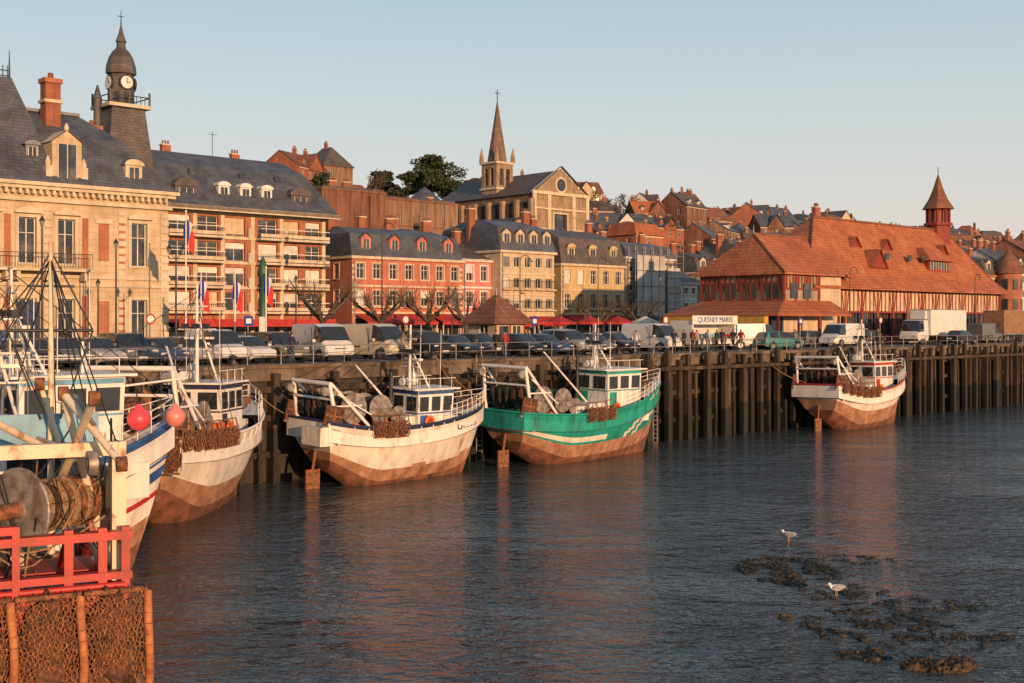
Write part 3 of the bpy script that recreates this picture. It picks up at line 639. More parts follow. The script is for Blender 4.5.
facade(B, (0, dep), (0, -1), dep, 0, 13, grid(dep, 7, [(8.6, 11.4)], 1.5), churchdk, depth=.4, bars=False)
for i in range(8): B.box('buttresses', churchst, -.9, -.003, i*dep/7-.35, i*dep/7+.35, 0, 12)
B.face('walls', churchst, [(w, 0, 0), (w, dep, 0), (w, dep, 13), (w, 0, 13)]); B.face('walls', churchst, [(0, dep, 0), (w, dep, 0), (w, dep, 13), (0, dep, 13)])
for sg in (0, 1):
    xa = -.5 if sg == 0 else w+.5; B.face('roof', slate2, [(xa, .3, 12.9), (w/2, .3, 17.7), (w/2, dep, 17.7), (xa, dep, 12.9)])
B.face('walls', churchst, [(0, dep, 13), (w, dep, 13), (w/2, dep, 17.6)])
facade(B, (-4.5, dep-2), (0, -1), dep-4, 0, 7.2, grid(dep-4, 6, [(3, 5.5)], 1.2), churchst, depth=.4, bars=False)
B.face('walls', churchst, [(-4.5, 2, 0), (0, 2, 0), (0, 2, 8.6), (-4.5, 2, 7.2)]); B.face('aisle_roof', slate, [(-4.9, 1.8, 7.1), (-4.9, dep-2, 7.1), (0, dep-2, 9), (0, 1.8, 9)])
B.lathe('apse', churchdk, [(4.5, 0), (4.5, 12.5)], (-1, dep+3, 0), n=10, smooth=False); B.lathe('apse', slate, [(4.9, 12.4), (2.5, 14.5), (.1, 16.4)], (-1, dep+3, 0), n=10, smooth=False)
tx, ty = 3.0, 13.; a = 2.1
facade(B, (tx-a, ty-a), (1, 0), 2*a, 0, 19.5, [(.8, 1.8, 15.4, 18.6), (2.4, 3.4, 15.4, 18.6)], churchst, depth=.4, bars=False)
facade(B, (tx-a, ty+a), (0, -1), 2*a, 0, 19.5, [(.8, 1.8, 15.4, 18.6), (2.4, 3.4, 15.4, 18.6)], churchst, depth=.4, bars=False)
B.face('walls', churchst, [(tx+a, ty-a, 0), (tx+a, ty+a, 0), (tx+a, ty+a, 19.5), (tx+a, ty-a, 19.5)]); B.face('walls', churchst, [(tx-a, ty+a, 0), (tx+a, ty+a, 0), (tx+a, ty+a, 19.5), (tx-a, ty+a, 19.5)])
for z in (14.6, 19.5): B.box('tower_cornice', stone2, tx-a-.3, tx+a+.3, ty-a-.3, ty+a+.3, z, z+.4)
for i in (-1, 1):
    for j in (-1, 1): B.lathe('pinnacles', churchst, [(.5, 19.9), (.45, 21.0), (.02, 22.8)], (tx+i*a, ty+j*a, 0), n=6, smooth=False)
B.lathe('spire', churchdk, [(2.0, 19.9), (1.75, 21.6), (.9, 26.6), (.05, 32.0)], (tx, ty, 0), n=8, smooth=False, ph=o8)
B.tube('cross', iron, (tx, ty, 31.8), (tx, ty, 33.9), .09); B.tube('cross', iron, (tx-.6, ty, 33.2), (tx+.6, ty, 33.2), .07)
B.done()

# ---- hillside houses
wallsH = [crw, whw, brickor, brick, tanwall, churchst, stone, tanwall, brownwall, whw]; roofsH = [slate, slate, slate2, tile2, slate2, slate, tile2, tile]
def house(s, T, z, w, d, h, rh, wall, roof, rot):
    B = Build('hillside_house', W(s, T, z), ANG+rot)
    fl = max(1, int(h/2.8)); rows = [(2+h-fl*2.8+2.8*i+.8-2, 2+h-fl*2.8+2.8*i+2.2-2) for i in range(fl)]
    b = -3.
    nc = max(2, int(w/2.4)); 
    for (O, dx, L_) in (((-w/2, -d/2), (1, 0), w), ((-w/2, d/2), (0, -1), d)):
        nn = nc if L_ == w else max(1, int(d/3)); facade(B, O, dx, L_, b, h, [o for o in grid(L_, nn, rows, .95) if R.random() > .15], wall, depth=.18, trim=None)
    B.face('walls', wall, [(w/2, -d/2, b), (w/2, d/2, b), (w/2, d/2, h), (w/2, -d/2, h)]); B.face('walls', wall, [(-w/2, d/2, b), (w/2, d/2, b), (w/2, d/2, h), (-w/2, d/2, h)])
    k = R.random(); o = .35
    if k < .6:
        for sg in (-1, 1): B.face('roof', roof, [(-w/2-.2, sg*(d/2+o), h-.15), (w/2+.2, sg*(d/2+o), h-.15), (w/2+.2, 0, h+rh), (-w/2-.2, 0, h+rh)])
        for x in (-w/2, w/2): B.face('gable', wall, [(x, -d/2, h), (x, d/2, h), (x, 0, h+rh-.12)])
        if k < .22:
            gx = R.uniform(-.25, .25)*w; gw_ = min(w*.28, 2.2)
            B.face('gable', wall, [(gx-gw_, -d/2-.3, h-.5), (gx+gw_, -d/2-.3, h-.5), (gx+gw_, -d/2-.3, h), (gx, -d/2-.3, h+rh*.85), (gx-gw_, -d/2-.3, h)])
            for sg in (-1, 1): B.face('roof', roof, [(gx+sg*(gw_+.3), -d/2-.6, h-.2), (gx, -d/2-.6, h+rh*.9), (gx, 0, h+rh*.9), (gx+sg*(gw_+.3), 0, h-.2)])
    elif k < .8:
        B.rings('roof', roof, [(-w/2-o, w/2+o, -d/2-o, d/2+o, h), (-w/2+w*.3, w/2-w*.3, 0, .01, h+rh)])
    else:
        B.rings('roof', roof, [(-w/2-o, w/2+o, -d/2-o, d/2+o, h), (-w/2+.6, w/2-.6, -d/2+1.1, d/2-1.1, h+rh*.8), (-w/2+1.6, w/2-1.6, -.5, .5, h+rh)])
    if R.random() < .55:
        for i in range(R.choice([1, 2])): dormer(B, (-.25+.5*i)*w*.9, -d/2+.7, h+.35, w=1.1, h=1.1, wall=R.choice([white, wall]), roof=roof)
    B.box('string', stone2, -w/2-.05, w/2+.05, -d/2-.07, -d/2-.002, h-.4, h-.15)
    for x in R.sample([-w*.42, 0, w*.42], R.choice([1, 1, 2])): chimney(B, x, R.uniform(-.3, .3), h+rh*.5, h+rh+R.uniform(.4, 1.0), w=.8, mat=R.choice([brick, brownwall, tanwall]))
    B.done(True)
for T in (130, 145, 160, 176, 192, 207, 221):
    s = S(285 if T > 150 else 460, T)
    send = S(1062, T)
    while s < send:
        w = R.uniform(7, 12.5); d = R.uniform(6.5, 9)
        sc = s+w/2; px = 512+1200*(W(sc, T).x/W(sc, T).y)
        skip = (136 < sc < 172 and 142 < T < 200) or R.random() < (.2 if T > 200 else .24) or (T > 170 and 400 < px < 470) or (T > 180 and 588 < px < 636)
        if not skip:
            TT_ = T+R.uniform(-5, 5)
            house(sc, TT_, hz(sc, TT_), w, d, R.uniform(4.5, 8.2) if T < 215 else R.uniform(3.0, 6.5), R.uniform(2.4, 4.4), R.choice(wallsH), R.choice(roofsH), R.choice([0, 0, .15, -.2, math.pi/2, .4, -.5]))
        s += w+R.uniform(.3, 5)

# ================================================================ TREES
def leafclump(B, part, mat, c, r, n_, sz):
    c = Vector(c)
    for i in range(n_):
        d = Vector((R.gauss(0, 1), R.gauss(0, 1), R.gauss(0, 1))).normalized()*(R.random()**.4); p = c+Vector((d.x*r[0], d.y*r[1], d.z*r[2]))
        a = Vector((R.gauss(0, 1), R.gauss(0, 1), R.gauss(0, .6))).normalized()*sz*R.uniform(.6, 1.3); b = a.orthogonal().normalized()*sz*R.uniform(.4, .9)
        B.face(part, mat, [p-a, p-b*.7, p+a, p+b])
def conifer(s, T, h, cr):
    B = Build('pine_tree', W(s, T, hz(s, T)-.3), R.uniform(0, 6)); B.tube('trunk', bark, (0, 0, 0), (.3, .1, h*.8), .4, .15)
    for i in range(17):
        t = R.uniform(0, 6.28); z = h*R.uniform(.45, 1.0); rr = cr*R.uniform(.2, .95)*(1.15-.5*(z/h)); e = Vector((rr*math.cos(t), rr*math.sin(t), z))
        B.tube('limbs', bark, (.15, 0, z-h*.15), e, .12, .04, n=5); leafclump(B, 'crown', leafdk, e, (cr*.42, cr*.42, h*.07), 130, .38)
    B.done()
for a, T, h, cr in ((408, 205, 9, 4.5), (422, 212, 12.5, 6), (434, 208, 13.5, 6.5), (447, 214, 12, 6), (460, 205, 8, 5), (312, 160, 15, 4), (386, 214, 9, 4), (735, 224, 9, 4), (903, 226, 10, 5), (572, 214, 9, 5)): conifer(S(a, T), T, h, cr)
def bare(name, s, T, h, z=None, seed=0):
    B = Build(name, W(s, T, hz(s, T) if z is None else z), seed)
    def br(p, d, l, r, k):
        q = p+d*l; B.tube('branches' if k < 5 else 'trunk', bark, p, q, r, r*.68, n=5 if k < 5 else 8, caps=False)
        if k == 0: return
        for i in range(3):
            nd = (d+Vector((R.gauss(0, .45), R.gauss(0, .45), R.gauss(.08, .3)))).normalized(); br(q, nd, l*R.uniform(.65, .85), r*.62, k-1)
    br(Vector((0, 0, 0)), Vector((0, 0, 1)), h*.27, h*.03, 5); B.done()
for a, T in ((594, 188), (600, 192), (608, 200), (614, 190), (622, 196), (630, 205), (588, 206), (640, 212), (820, 224), (700, 220), (884, 220), (968, 226), (368, 210), (660, 175), (760, 190)): bare('bare_tree', S(a, T), T, R.uniform(8, 11), seed=a)
B = Build('hillside_shrubbery', (0, 0, 0), 0)
for i in range(420):
    T = R.uniform(122, 232); px = R.uniform(290, 1050); s = S(px, T)
    if 138 < s < 170 and 144 < T < 190: continue
    r = R.uniform(1.4, 3.6); leafclump(B, 'foliage', R.choice([leafdk, leafbr, leafbr]), W(s, T, hz(s, T)+r*.6), (r, r, r*.9), 75, .42)
for i in range(26):
    T = R.uniform(186, 212); px = R.uniform(586, 640); s = S(px, T); r = R.uniform(2, 3.2); leafclump(B, 'foliage', leafbr, W(s, T, hz(s, T)+r*.9), (r, r, r), 90, .4)
B.done(True)
def pollard(s, T, h):
    B = Build('pollarded_plane_tree', W(s, T, G), R.uniform(0, 6)); B.tube('trunk', bark, (0, 0, 0), (.05, 0, h*.45), .26, .2, n=10)
    for i in range(7):
        t = i*.9+R.uniform(-.2, .2); r1 = R.uniform(.7, 1.0)
        p = Vector((.05, 0, h*.43)); q = p+Vector((r1*math.cos(t), r1*math.sin(t), .7)); e = q+Vector((.9*math.cos(t+R.uniform(-.4, .4)), .9*math.sin(t), R.uniform(.6, 1.2)))
        B.tube('limbs', bark, p, q, .16, .12, n=7); B.tube('limbs', bark, q, e, .12, .1, n=7)
        for c in (q, e): B.lump('knuckles', bark, c, (.2, .2, .2), seed=i, sub=2)
        for j in range(14):
            d = Vector((math.cos(t)*.4+R.gauss(0, .5), math.sin(t)*.4+R.gauss(0, .5), 1)).normalized(); B.tube('twigs', bark, e, e+d*R.uniform(.9, 1.9), .025, .012, n=4, caps=False)
    B.done()
for a, T, h in ((322, 74, 5.2), (381, 76, 5.2), (428, 78, 5.2), (466, 84, 4.6), (640, 84, 4), (598, 86, 4)): pollard(S(a, T), T, h)

# ================================================================ VEHICLES
def paint(n_, c, r=.3): return M('car_paint_'+n_, c, tuple(x*.85 for x in c), scale=1, rough=r)
PW = paint('white', (.68, .66, .62)); PK = paint('black', (.02, .02, .025)); PS = paint('silver', (.36, .36, .36)); PG = paint('grey', (.12, .13, .14)); PB = paint('blue', (.04, .07, .15)); PR = paint('red', (.3, .02, .02)); PT = paint('teal', (.05, .22, .24)); PC = paint('cream', (.60, .52, .38)); PN = paint('sage', (.16, .17, .13))
def loft(B, st, pm_, segs):
    def sec(q):
        x, zl, zb, zr, wb, wr = q; return [(x, -wb*.93, zl), (x, -wb, zl+(zb-zl)*.45), (x, -wb*.985, zb), (x, -wr, zr-.02), (x, -wr*.8, zr+.02), (x, wr*.8, zr+.02), (x, wr, zr-.02), (x, wb*.985, zb), (x, wb, zl+(zb-zl)*.45), (x, wb*.93, zl)]
    for i in range(len(st)-1):
        a = sec(st[i]); b = sec(st[i+1]); side, top = segs[i]
        for k in range(9):
            mt = pm_
            if k in (2, 6): mt = carglass if side == 'g' else pm_
            if k in (3, 4, 5): mt = carglass if top == 'g' else pm_
            pt = 'glass' if mt is carglass else 'body'
            B.mesh(pt, mt, [a[k], b[k], b[k+1], a[k+1]], [(0, 1, 2, 3)], smooth=False)
        B.mesh('underbody', rub, [a[0], b[0], b[9], a[9]], [(0, 1, 2, 3)])
    B.face('body', pm_, sec(st[0])); B.face('body', pm_, sec(st[-1]))
def wheels(B, xs, y, r):
    for x in xs:
        for sg in (-1, 1):
            B.tube('wheel_arches', rub, (x, sg*(y-.22), r+.02), (x, sg*(y+.012), r+.02), r+.07, n=18)
            B.tube('wheels', rub, (x, sg*(y-.2), r), (x, sg*(y+.03), r), r, n=18); B.tube('hubs', chrome, (x, sg*y, r), (x, sg*(y+.045), r), r*.6, n=12)
def car(s, T, rot, pt, kind='hatch', name='parked_car'):
    B = Build(name, W(s, T, G-.045), ANG+rot)
    if kind == 'hatch':
        st = [(-2.02, .45, .72, .74, .70, .66), (-1.98, .3, .9, .93, .80, .72), (-1.62, .24, .93, 1.40, .84, .62), (-1.5, .24, .93, 1.44, .85, .63), (-.6, .22, .92, 1.49, .86, .64), (-.5, .22, .92, 1.49, .86, .64), (.42, .22, .9, 1.44, .86, .64), (1.12, .22, .88, .93, .85, .75), (1.75, .24, .76, .79, .82, .7), (2.02, .35, .58, .6, .72, .6)]
        segs = [('p', 'p'), ('p', 'g'), ('p', 'p'), ('g', 'p'), ('p', 'p'), ('g', 'p'), ('g', 'g'), ('p', 'p'), ('p', 'p')]; wx = (-1.25, 1.28); fx = 2.0; wy = .84; r = .31
    elif kind == 'sedan':
        st = [(-2.25, .45, .8, .82, .72, .66), (-2.2, .3, .94, .96, .82, .74), (-1.65, .24, .95, .98, .85, .74), (-1.05, .24, .94, 1.40, .86, .63), (-.5, .22, .92, 1.45, .86, .64), (-.4, .22, .92, 1.45, .86, .64), (.42, .22, .9, 1.40, .86, .64), (1.12, .22, .88, .92, .86, .75), (1.95, .24, .76, .78, .83, .7), (2.25, .35, .58, .6, .72, .6)]
        segs = [('p', 'p'), ('p', 'p'), ('g', 'g'), ('g', 'p'), ('p', 'p'), ('g', 'p'), ('g', 'g'), ('p', 'p'), ('p', 'p')]; wx = (-1.38, 1.42); fx = 2.22; wy = .85; r = .32
    elif kind == 'suv':
        st = [(-2.2, .5, .85, .88, .78, .7), (-2.15, .35, 1.0, 1.05, .88, .78), (-1.95, .3, 1.04, 1.62, .9, .7), (-1.8, .3, 1.04, 1.66, .9, .7), (-.6, .3, 1.03, 1.72, .91, .71), (-.5, .3, 1.03, 1.72, .91, .71), (.5, .3, 1.01, 1.66, .91, .7), (1.1, .3, 1.0, 1.05, .91, .8), (1.95, .32, .92, .96, .88, .76), (2.2, .4, .7, .72, .8, .7)]
        segs = [('p', 'p'), ('p', 'g'), ('p', 'p'), ('g', 'p'), ('p', 'p'), ('g', 'p'), ('g', 'g'), ('p', 'p'), ('p', 'p')]; wx = (-1.35, 1.4); fx = 2.18; wy = .9; r = .37
    elif kind == 'minivan':
        st = [(-2.2, .4, 1.0, 1.75, .86, .76), (-2.1, .3, 1.0, 1.83, .89, .78), (.1, .3, 1.0, 1.86, .9, .78), (.2, .3, 1.0, 1.86, .9, .78), (.85, .3, 1.0, 1.78, .9, .76), (1.5, .3, 1.0, 1.08, .9, .8), (2.05, .32, .85, .9, .86, .75), (2.25, .4, .6, .62, .78, .7)]
        segs = [('p', 'p'), ('p', 'p'), ('p', 'p'), ('g', 'p'), ('g', 'g'), ('p', 'p'), ('p', 'p')]; wx = (-1.4, 1.4); fx = 2.2; wy = .89; r = .34
    else:
        st = [(-2.45, .4, 1.1, 2.0, .92, .82), (-2.35, .3, 1.1, 2.13, .96, .84), (.7, .3, 1.1, 2.16, .97, .84), (.8, .3, 1.1, 2.16, .97, .84), (1.35, .3, 1.1, 2.0, .97, .8), (1.95, .3, 1.1, 1.2, .96, .85), (2.35, .32, .9, .95, .92, .8), (2.55, .4, .6, .62, .82, .72)]
        segs = [('p', 'p'), ('p', 'p'), ('p', 'p'), ('g', 'p'), ('g', 'g'), ('p', 'p'), ('p', 'p')]; wx = (-1.5, 1.6); fx = 2.5; wy = .95; r = .36
        B.box('door_lines', rub, .6, .62, -.985, -.95, .5, 2.0); B.box('door_lines', rub, -2.1, -.2, -.99, -.965, .75, .83)
    loft(B, st, pt, segs); wheels(B, wx, wy, r)
    zl = st[-2][2]-.12
    B.box('bumpers', rub, fx-.12, fx+.02, -wy*.8, wy*.8, .3, .42); B.box('grille', rub, fx-.1, fx+.0, -wy*.4, wy*.4, zl-.12, zl)
    for sg in (-1, 1):
        B.box('headlights', lampwh, fx-.28, fx-.05, sg*wy*.72-.16, sg*wy*.72+.16, zl-.09, zl+.07); B.box('tail_lights', lampred, st[0][0]-.02, st[0][0]+.12, sg*wy*.86-.07, sg*wy*.86+.07, st[0][2]-.02, st[0][2]+.2)
        B.box('mirrors', pt, fx*.42, fx*.42+.12, sg*(wy+.02), sg*(wy+.2), st[4][2]+.03, st[4][2]+.19)
    B.box('number_plates', white, fx-.02, fx+.03, -.26, .26, .42, .53); B.box('number_plates', white, st[0][0]-.03, st[0][0], -.26, .26, .6, .71)
    B.done()
q = -math.pi/2
for a, k, p_, rot, T in [(60, 'hatch', PG, q, 59.3), (95, 'hatch', PS, q+.05, 59.2), (126, 'suv', PG, q-.04, 59.3), (156, 'sedan', PB, q, 59.3), (187, 'hatch', PS, q+.04, 59.2), (216, 'minivan', PW, q-.03, 59.4), (246, 'hatch', PW, q, 59.2), (275, 'suv', PN, q+.05, 59.3), (322, 'van', PW, q-.15, 59.6), (374, 'van', PC, q+.1, 60),
        (424, 'suv', PK, q-.02, 59.3), (452, 'sedan', PK, q+.03, 59.3), (478, 'hatch', PG, q, 62), (110, 'sedan', PK, 0, 66), (205, 'sedan', PK, 0, 66), (255, 'hatch', PB, 0, 66), (345, 'sedan', PK, 0, 68), (408, 'hatch', PS, 0, 66),
        (519, 'hatch', PK, q, 59.4), (543, 'sedan', PB, q+.04, 59.3), (567, 'suv', PS, q, 59.3), (590, 'hatch', PG, q-.05, 59.2), (613, 'hatch', PK, q, 59.3), (566, 'suv', PS, 0, 68), (622, 'hatch', PR, 0, 68), (652, 'van', PW, q, 61), (690, 'minivan', PW, math.pi, 72), (640, 'hatch', PW, 0, 72),
        (752, 'van', PW, -.5, 60), (779, 'hatch', PT, -.3, 58), (811, 'hatch', PG, 0, 62), (842, 'van', PW, math.pi, 60), (868, 'hatch', PK, 0, 63), (985, 'van', PG, 0, 61), (960, 'sedan', PK, 0, 57.5), (30, 'sedan', PK, q, 59.3), (8, 'minivan', PB, 0, 64)]:
    car(S(a, T), T, rot, p_, k, 'parked_van' if 'van' == k else 'parked_car')
def boxtruck(s, T, rot, cab, box, L_=6.2):
    B = Build('delivery_truck', W(s, T, G-.045), ANG+rot)
    loft(B, [(1.4, .45, 1.35, 2.45, 1.05, .98), (2.3, .45, 1.35, 2.5, 1.08, 1.0), (2.35, .45, 1.35, 2.5, 1.08, 1.0), (3.0, .45, 1.3, 2.4, 1.08, .95), (3.35, .45, 1.25, 1.35, 1.05, .95), (3.5, .5, .9, .95, 1.0, .9)], cab, [('p', 'p'), ('p', 'p'), ('g', 'p'), ('g', 'g'), ('p', 'p')])
    B.box('cargo_box', box, -L_+1.4, 1.3, -1.2, 1.2, .95, 3.5); B.box('cargo_trim', chrome, -L_+1.36, 1.34, -1.23, 1.23, .9, .98); B.box('cargo_trim', chrome, -L_+1.36, 1.34, -1.23, 1.23, 3.5, 3.56)
    B.box('reefer_unit', white, 1.32, 1.7, -.8, .8, 2.6, 3.4); B.box('chassis', iron, -L_+1.4, 3, -.5, .5, .5, .9)
    wheels(B, (-L_+2.7, 2.55), 1.0, .45); B.box('bumper', iron, 3.35, 3.55, -1, 1, .35, .6)
    for sg in (-1, 1): B.box('headlights', lampwh, 3.46, 3.53, sg*.75-.15, sg*.75+.15, .7, .88); B.box('mirrors', iron, 3.0, 3.1, sg*1.1, sg*1.35, 1.6, 2.1)
    B.done()
boxtruck(S(926, 60.5), 60.5, math.pi, PW, PW, 7.6); boxtruck(S(1016, 61), 61, 0, PG, M('brown_truck_box', (.30, .16, .08), rough=.6), 7); boxtruck(S(1040, 66), 66, 0, PW, PW, 7)
B = Build('fish_stall_truck', W(S(706, 61), 61, G-.045), ANG)
loft(B, [(2.6, .45, 1.2, 2.1, 1.0, .9), (3.2, .45, 1.2, 2.1, 1.0, .9), (3.9, .45, 1.1, 1.2, 1.0, .9), (4.3, .5, .8, .85, .9, .8)], PW, [('g', 'p'), ('g', 'g'), ('p', 'p')])
B.box('stall_body', PW, -3.2, 2.55, -1.1, 1.1, .5, 1.0); B.box('stall_body', PW, -3.2, 2.55, .6, 1.1, 1.0, 2.3); B.box('stall_body', PW, -3.2, -3.0, -1.1, .6, 1.0, 2.3); B.box('stall_body', PW, 2.35, 2.55, -1.1, .6, 1.0, 2.3); B.box('stall_body', PW, -3.2, 2.55, -1.1, 1.1, 2.3, 2.4)
B.box('counter', steel, -3.0, 2.35, -1.5, -.9, 1.0, 1.1); B.box('fish_crates', lblue, -2.4, -.5, -1.4, -1.1, 1.1, 1.35); B.box('fish_crates', redp, .3, 1.6, -1.4, -1.1, 1.1, 1.3)
B.box('banner', white, -3.3, 2.6, -1.24, -1.18, 2.1, 2.8); B.text('banner_lettering', bluep, 'QUESNEY MAREE', (-.35, -1.26, 2.45), (math.pi/2, 0, 0), .6)
wheels(B, (-1.8, 3.0), .95, .36); B.done()
# kiosk
B = Build('ticket_kiosk', W(S(495, 66), 66, G), ANG)
facade(B, (0, 0), (1, 0), 3.0, 0, 2.3, [(.4, 1.3, .9, 2.0), (1.8, 2.7, .9, 2.0)], infill, depth=.1); facade(B, (0, 3.0), (0, -1), 3.0, 0, 2.3, [(1.2, 2.2, .1, 2.1)], infill, depth=.1)
facade(B, (3.0, 0), (0, 1), 3.0, 0, 2.3, [], infill); B.face('walls', infill, [(0, 3.0, 0), (3.0, 3.0, 0), (3.0, 3.0, 2.3), (0, 3.0, 2.3)])
B.rings('roof', tile2, [(-.6, 3.6, -.6, 3.6, 2.1), (-.6, 3.6, -.6, 3.6, 2.2), (1.4, 1.6, 1.4, 1.6, 4.3)]); B.lathe('finial', zinc, [(.12, 4.25), (.05, 4.8)], (1.5, 1.5, 0), n=8)
for a in (0, 1.45, 2.9): B.box('posts', red_t, a, a+.12, -.06, -.004, 0, 2.2)
B.done()

# ================================================================ STREET FURNITURE
def lamp(s, T, h, double=True, style=0):
    B = Build('street_lamp', W(s, T, G), ANG)
    B.lathe('post', iron, [(.14, 0), (.14, .5), (.07, .7), (.05, h*.7), (.04, h)], n=10)
    if style == 0:
        for sg in ((-1, 1) if double else (0,)):
            if sg: B.path('arm', iron, [(0, 0, h-.5), (sg*.25, 0, h-.2), (sg*.42, 0, h-.15)], .025)
            c = (sg*.42, 0, h-.15 if sg else h)
            B.lathe('lantern', lampgl, [(.07, 0), (.15, .28)], c, n=6); B.lathe('lantern', iron, [(.18, .28), (.08, .42), (.02, .55)], c, n=6)
    else:
        pts = [(.7-.7*math.cos(t), 0, h+.7*math.sin(t)) for t in [i*math.pi/8 for i in range(8)]]
        B.path('arm', iron, pts, .04); B.lump('lamp_head', steel, (1.42, 0, h+.15), (.35, .15, .1), sub=2, amp=0)
    B.done()
for a, T, h, st_, db in ((116, 66, 6.5, 0, 0), (42, 62, 7.2, 0, 0), (98, 72, 4.4, 0, 0), (382, 84, 10.2, 1, 1), (296, 72, 5, 0, 0), (452, 82, 5, 0, 1), (520, 84, 8, 1, 1), (598, 82, 8, 1, 1), (660, 70, 6, 0, 0), (850, 64, 7, 1, 1), (975, 64, 7, 1, 1), (176, 62, 6.2, 0, 1)): lamp(S(a, T), T, h, bool(db), st_)
fb = M('flag_blue', (.02, .05, .30), rough=.8); fw = M('flag_white', (.65, .65, .65), rough=.8); fr = M('flag_red', (.6, .03, .03), rough=.8)
def flagpole(a, T, h, tric=True):
    B = Build('flagpole', W(S(a, T), T, G), ANG+.4); B.tube('pole', white, (0, 0, 0), (0, 0, h), .06, .035); B.lathe('finial', white, [(.02, 0), (.08, .08), (.02, .16)], (0, 0, h), n=8)
    for k, mt in enumerate((fb, fw, fr)):
        nx = 3
        for i in range(nx):
            for j in range(6):
                def q(ii, jj):
                    u_ = (k*nx+ii)/(3*nx); v_ = jj/6.; return (.05+u_*.75, .12*math.sin(u_*9+v_*2.5)+.03*jj, h-.15-v_*1.35-u_*1.0)
                B.face('flag', mt, [q(i, j), q(i+1, j), q(i+1, j+1), q(i, j+1)], True)
    B.done()
for a, h in ((186, 8.8), (201, 5.2), (235, 5.2), (266, 5.6)): flagpole(a, 66, h)
B = Build('green_advertising_column', W(S(263, 74), 74, G), 0); gr = M('dark_green_paint', (.03, .10, .06), rough=.5)
B.lathe('column', gr, [(.4, 0), (.4, .4), (.3, .5), (.28, 5.4), (.4, 5.5), (.4, 5.8), (.25, 6.3), (.05, 6.9)], n=16); B.box('poster', white, -.2, .2, -.34, -.31, 1.2, 2.6); B.done()
def sign(a, T, h, mt, rd=True):
    B = Build('traffic_sign', W(S(a, T), T, G), ANG); B.tube('post', steel, (0, 0, 0), (0, 0, h), .035)
    A = Matrix.Translation((0, -.05, h-.1)) @ Matrix.Rotation(math.pi/2, 4, 'X')
    if rd: B.lathe('disc', mt, [(.3, 0), (.3, .03)], n=20, A=A); B.lathe('disc_border', white, [(.21, .032), (.21, .04)], n=20, A=A); 
    else: B.box('panel', mt, -.3, .3, -.08, -.05, h-.5, h+.1); B.box('panel_symbol', white, -.18, .18, -.09, -.082, h-.35, h-.05)
    B.done()
for a, T, m_, rd in ((150, 63, redp, 1), (248, 64, fb, 0), (405, 64, redp, 1), (534, 62, fb, 0), (665, 60, redp, 1), (800, 60, fb, 0), (880, 58, redp, 1)): sign(a, T, 2.5, m_, rd)
for a, T, mt in ((535, 84, red_aw), (560, 86, red_aw), (590, 86, red_aw), (618, 84, red_aw), (402, 84, red_aw), (645, 82, creamp)):
    B = Build('cafe_parasol', W(S(a, T), T, G), ANG); B.tube('pole', white, (0, 0, 0), (0, 0, 2.7), .04); B.lathe('canopy', mt, [(1.7, 2.0), (1.65, 2.2), (.05, 2.85)], n=8, smooth=False)
    for d in (-.8, .8): B.lathe('table', steel, [(.05, 0), (.05, .7), (.4, .72), (.4, .76)], (d, 0, 0), n=12)
    B.done()

# ================================================================ BOATS
def sag(p, q, d, n_=8): return [p.lerp(q, t/n_)-Vector((0, 0, math.sin(t/n_*math.pi)*d)) for t in range(n_+1)]
def ring(B, part, mt, c, nrm, r, t_, n1_=8, n2_=4):
    nrm = nrm.normalized(); a = nrm.orthogonal().normalized(); b = nrm.cross(a); pts = []
    for i in range(n1_):
        th = 2*math.pi*i/n1_; d = a*math.cos(th)+b*math.sin(th)
        for j in range(n2_):
            ph = 2*math.pi*j/n2_; pts.append(c+d*(r+t_*math.cos(ph))+nrm*t_*math.sin(ph))
    B.mesh(part, mt, pts, [(i*n2_+j, ((i+1) % n1_)*n2_+j, ((i+1) % n1_)*n2_+(j+1) % n2_, i*n2_+(j+1) % n2_) for i in range(n1_) for j in range(n2_)], True)
def chainbag(B, p, along, out, w, h, RR, back=True):   # scallop dredge: toothed bar, frame and chain-mail bag hanging down
    p = Vector(p); along = Vector(along).normalized(); out = Vector(out).normalized(); up = Vector((0, 0, 1))
    a0 = p-along*w/2; a1 = p+along*w/2
    B.tube('dredge_frames', rust, a0, a1, .04, n=6); B.tube('dredge_frames', rust, a0+up*.35+out*-.1, a1+up*.35-out*.1, .03, n=5)
    for a in (a0, a1): B.tube('dredge_frames', rust, a, a+up*.35-out*.1, .03, n=5); B.tube('dredge_frames', rust, a, a-up*h*.9+out*.12, .022, n=5)
    B.tube('dredge_frames', rust, p-up*h+out*.1-along*w*.4, p-up*h+out*.1+along*w*.4, .04, n=6)
    if back: B.lump('dredge_bags', rustdk, p-up*h*.5+out*.02, (abs(along.x)*w*.42+abs(out.x)*.13, abs(along.y)*w*.42+abs(out.y)*.13, h*.5), seed=RR.random()*50, amp=.3, fr=5)
    nx = max(4, int(w/.11)); nz = max(4, int(h/.11))
    for i in range(nx):
        for j in range(nz):
            if RR.random() < .1: continue
            f = (i+.5)/nx-.5; g_ = j/nz; c = p+along*f*w*.92-up*(g_*h+.04)+out*(.08+.14*math.sin(g_*3.1)*(1-2*f*f))
            ring(B, 'chain_mesh', rustlt, c, out+along*.9*(-1)**(i+j), .055, .014, 6, 3)
def coil(B, c, r, mt, RR, n_=4):
    c = Vector(c)
    for k in range(n_):
        rr = r*RR.uniform(.75, 1.05); B.path('rope_coils', mt, [c+Vector((rr*math.cos(t), rr*math.sin(t), k*.05+RR.uniform(0, .02))) for t in [i*.57 for i in range(12)]], .03, n=5)
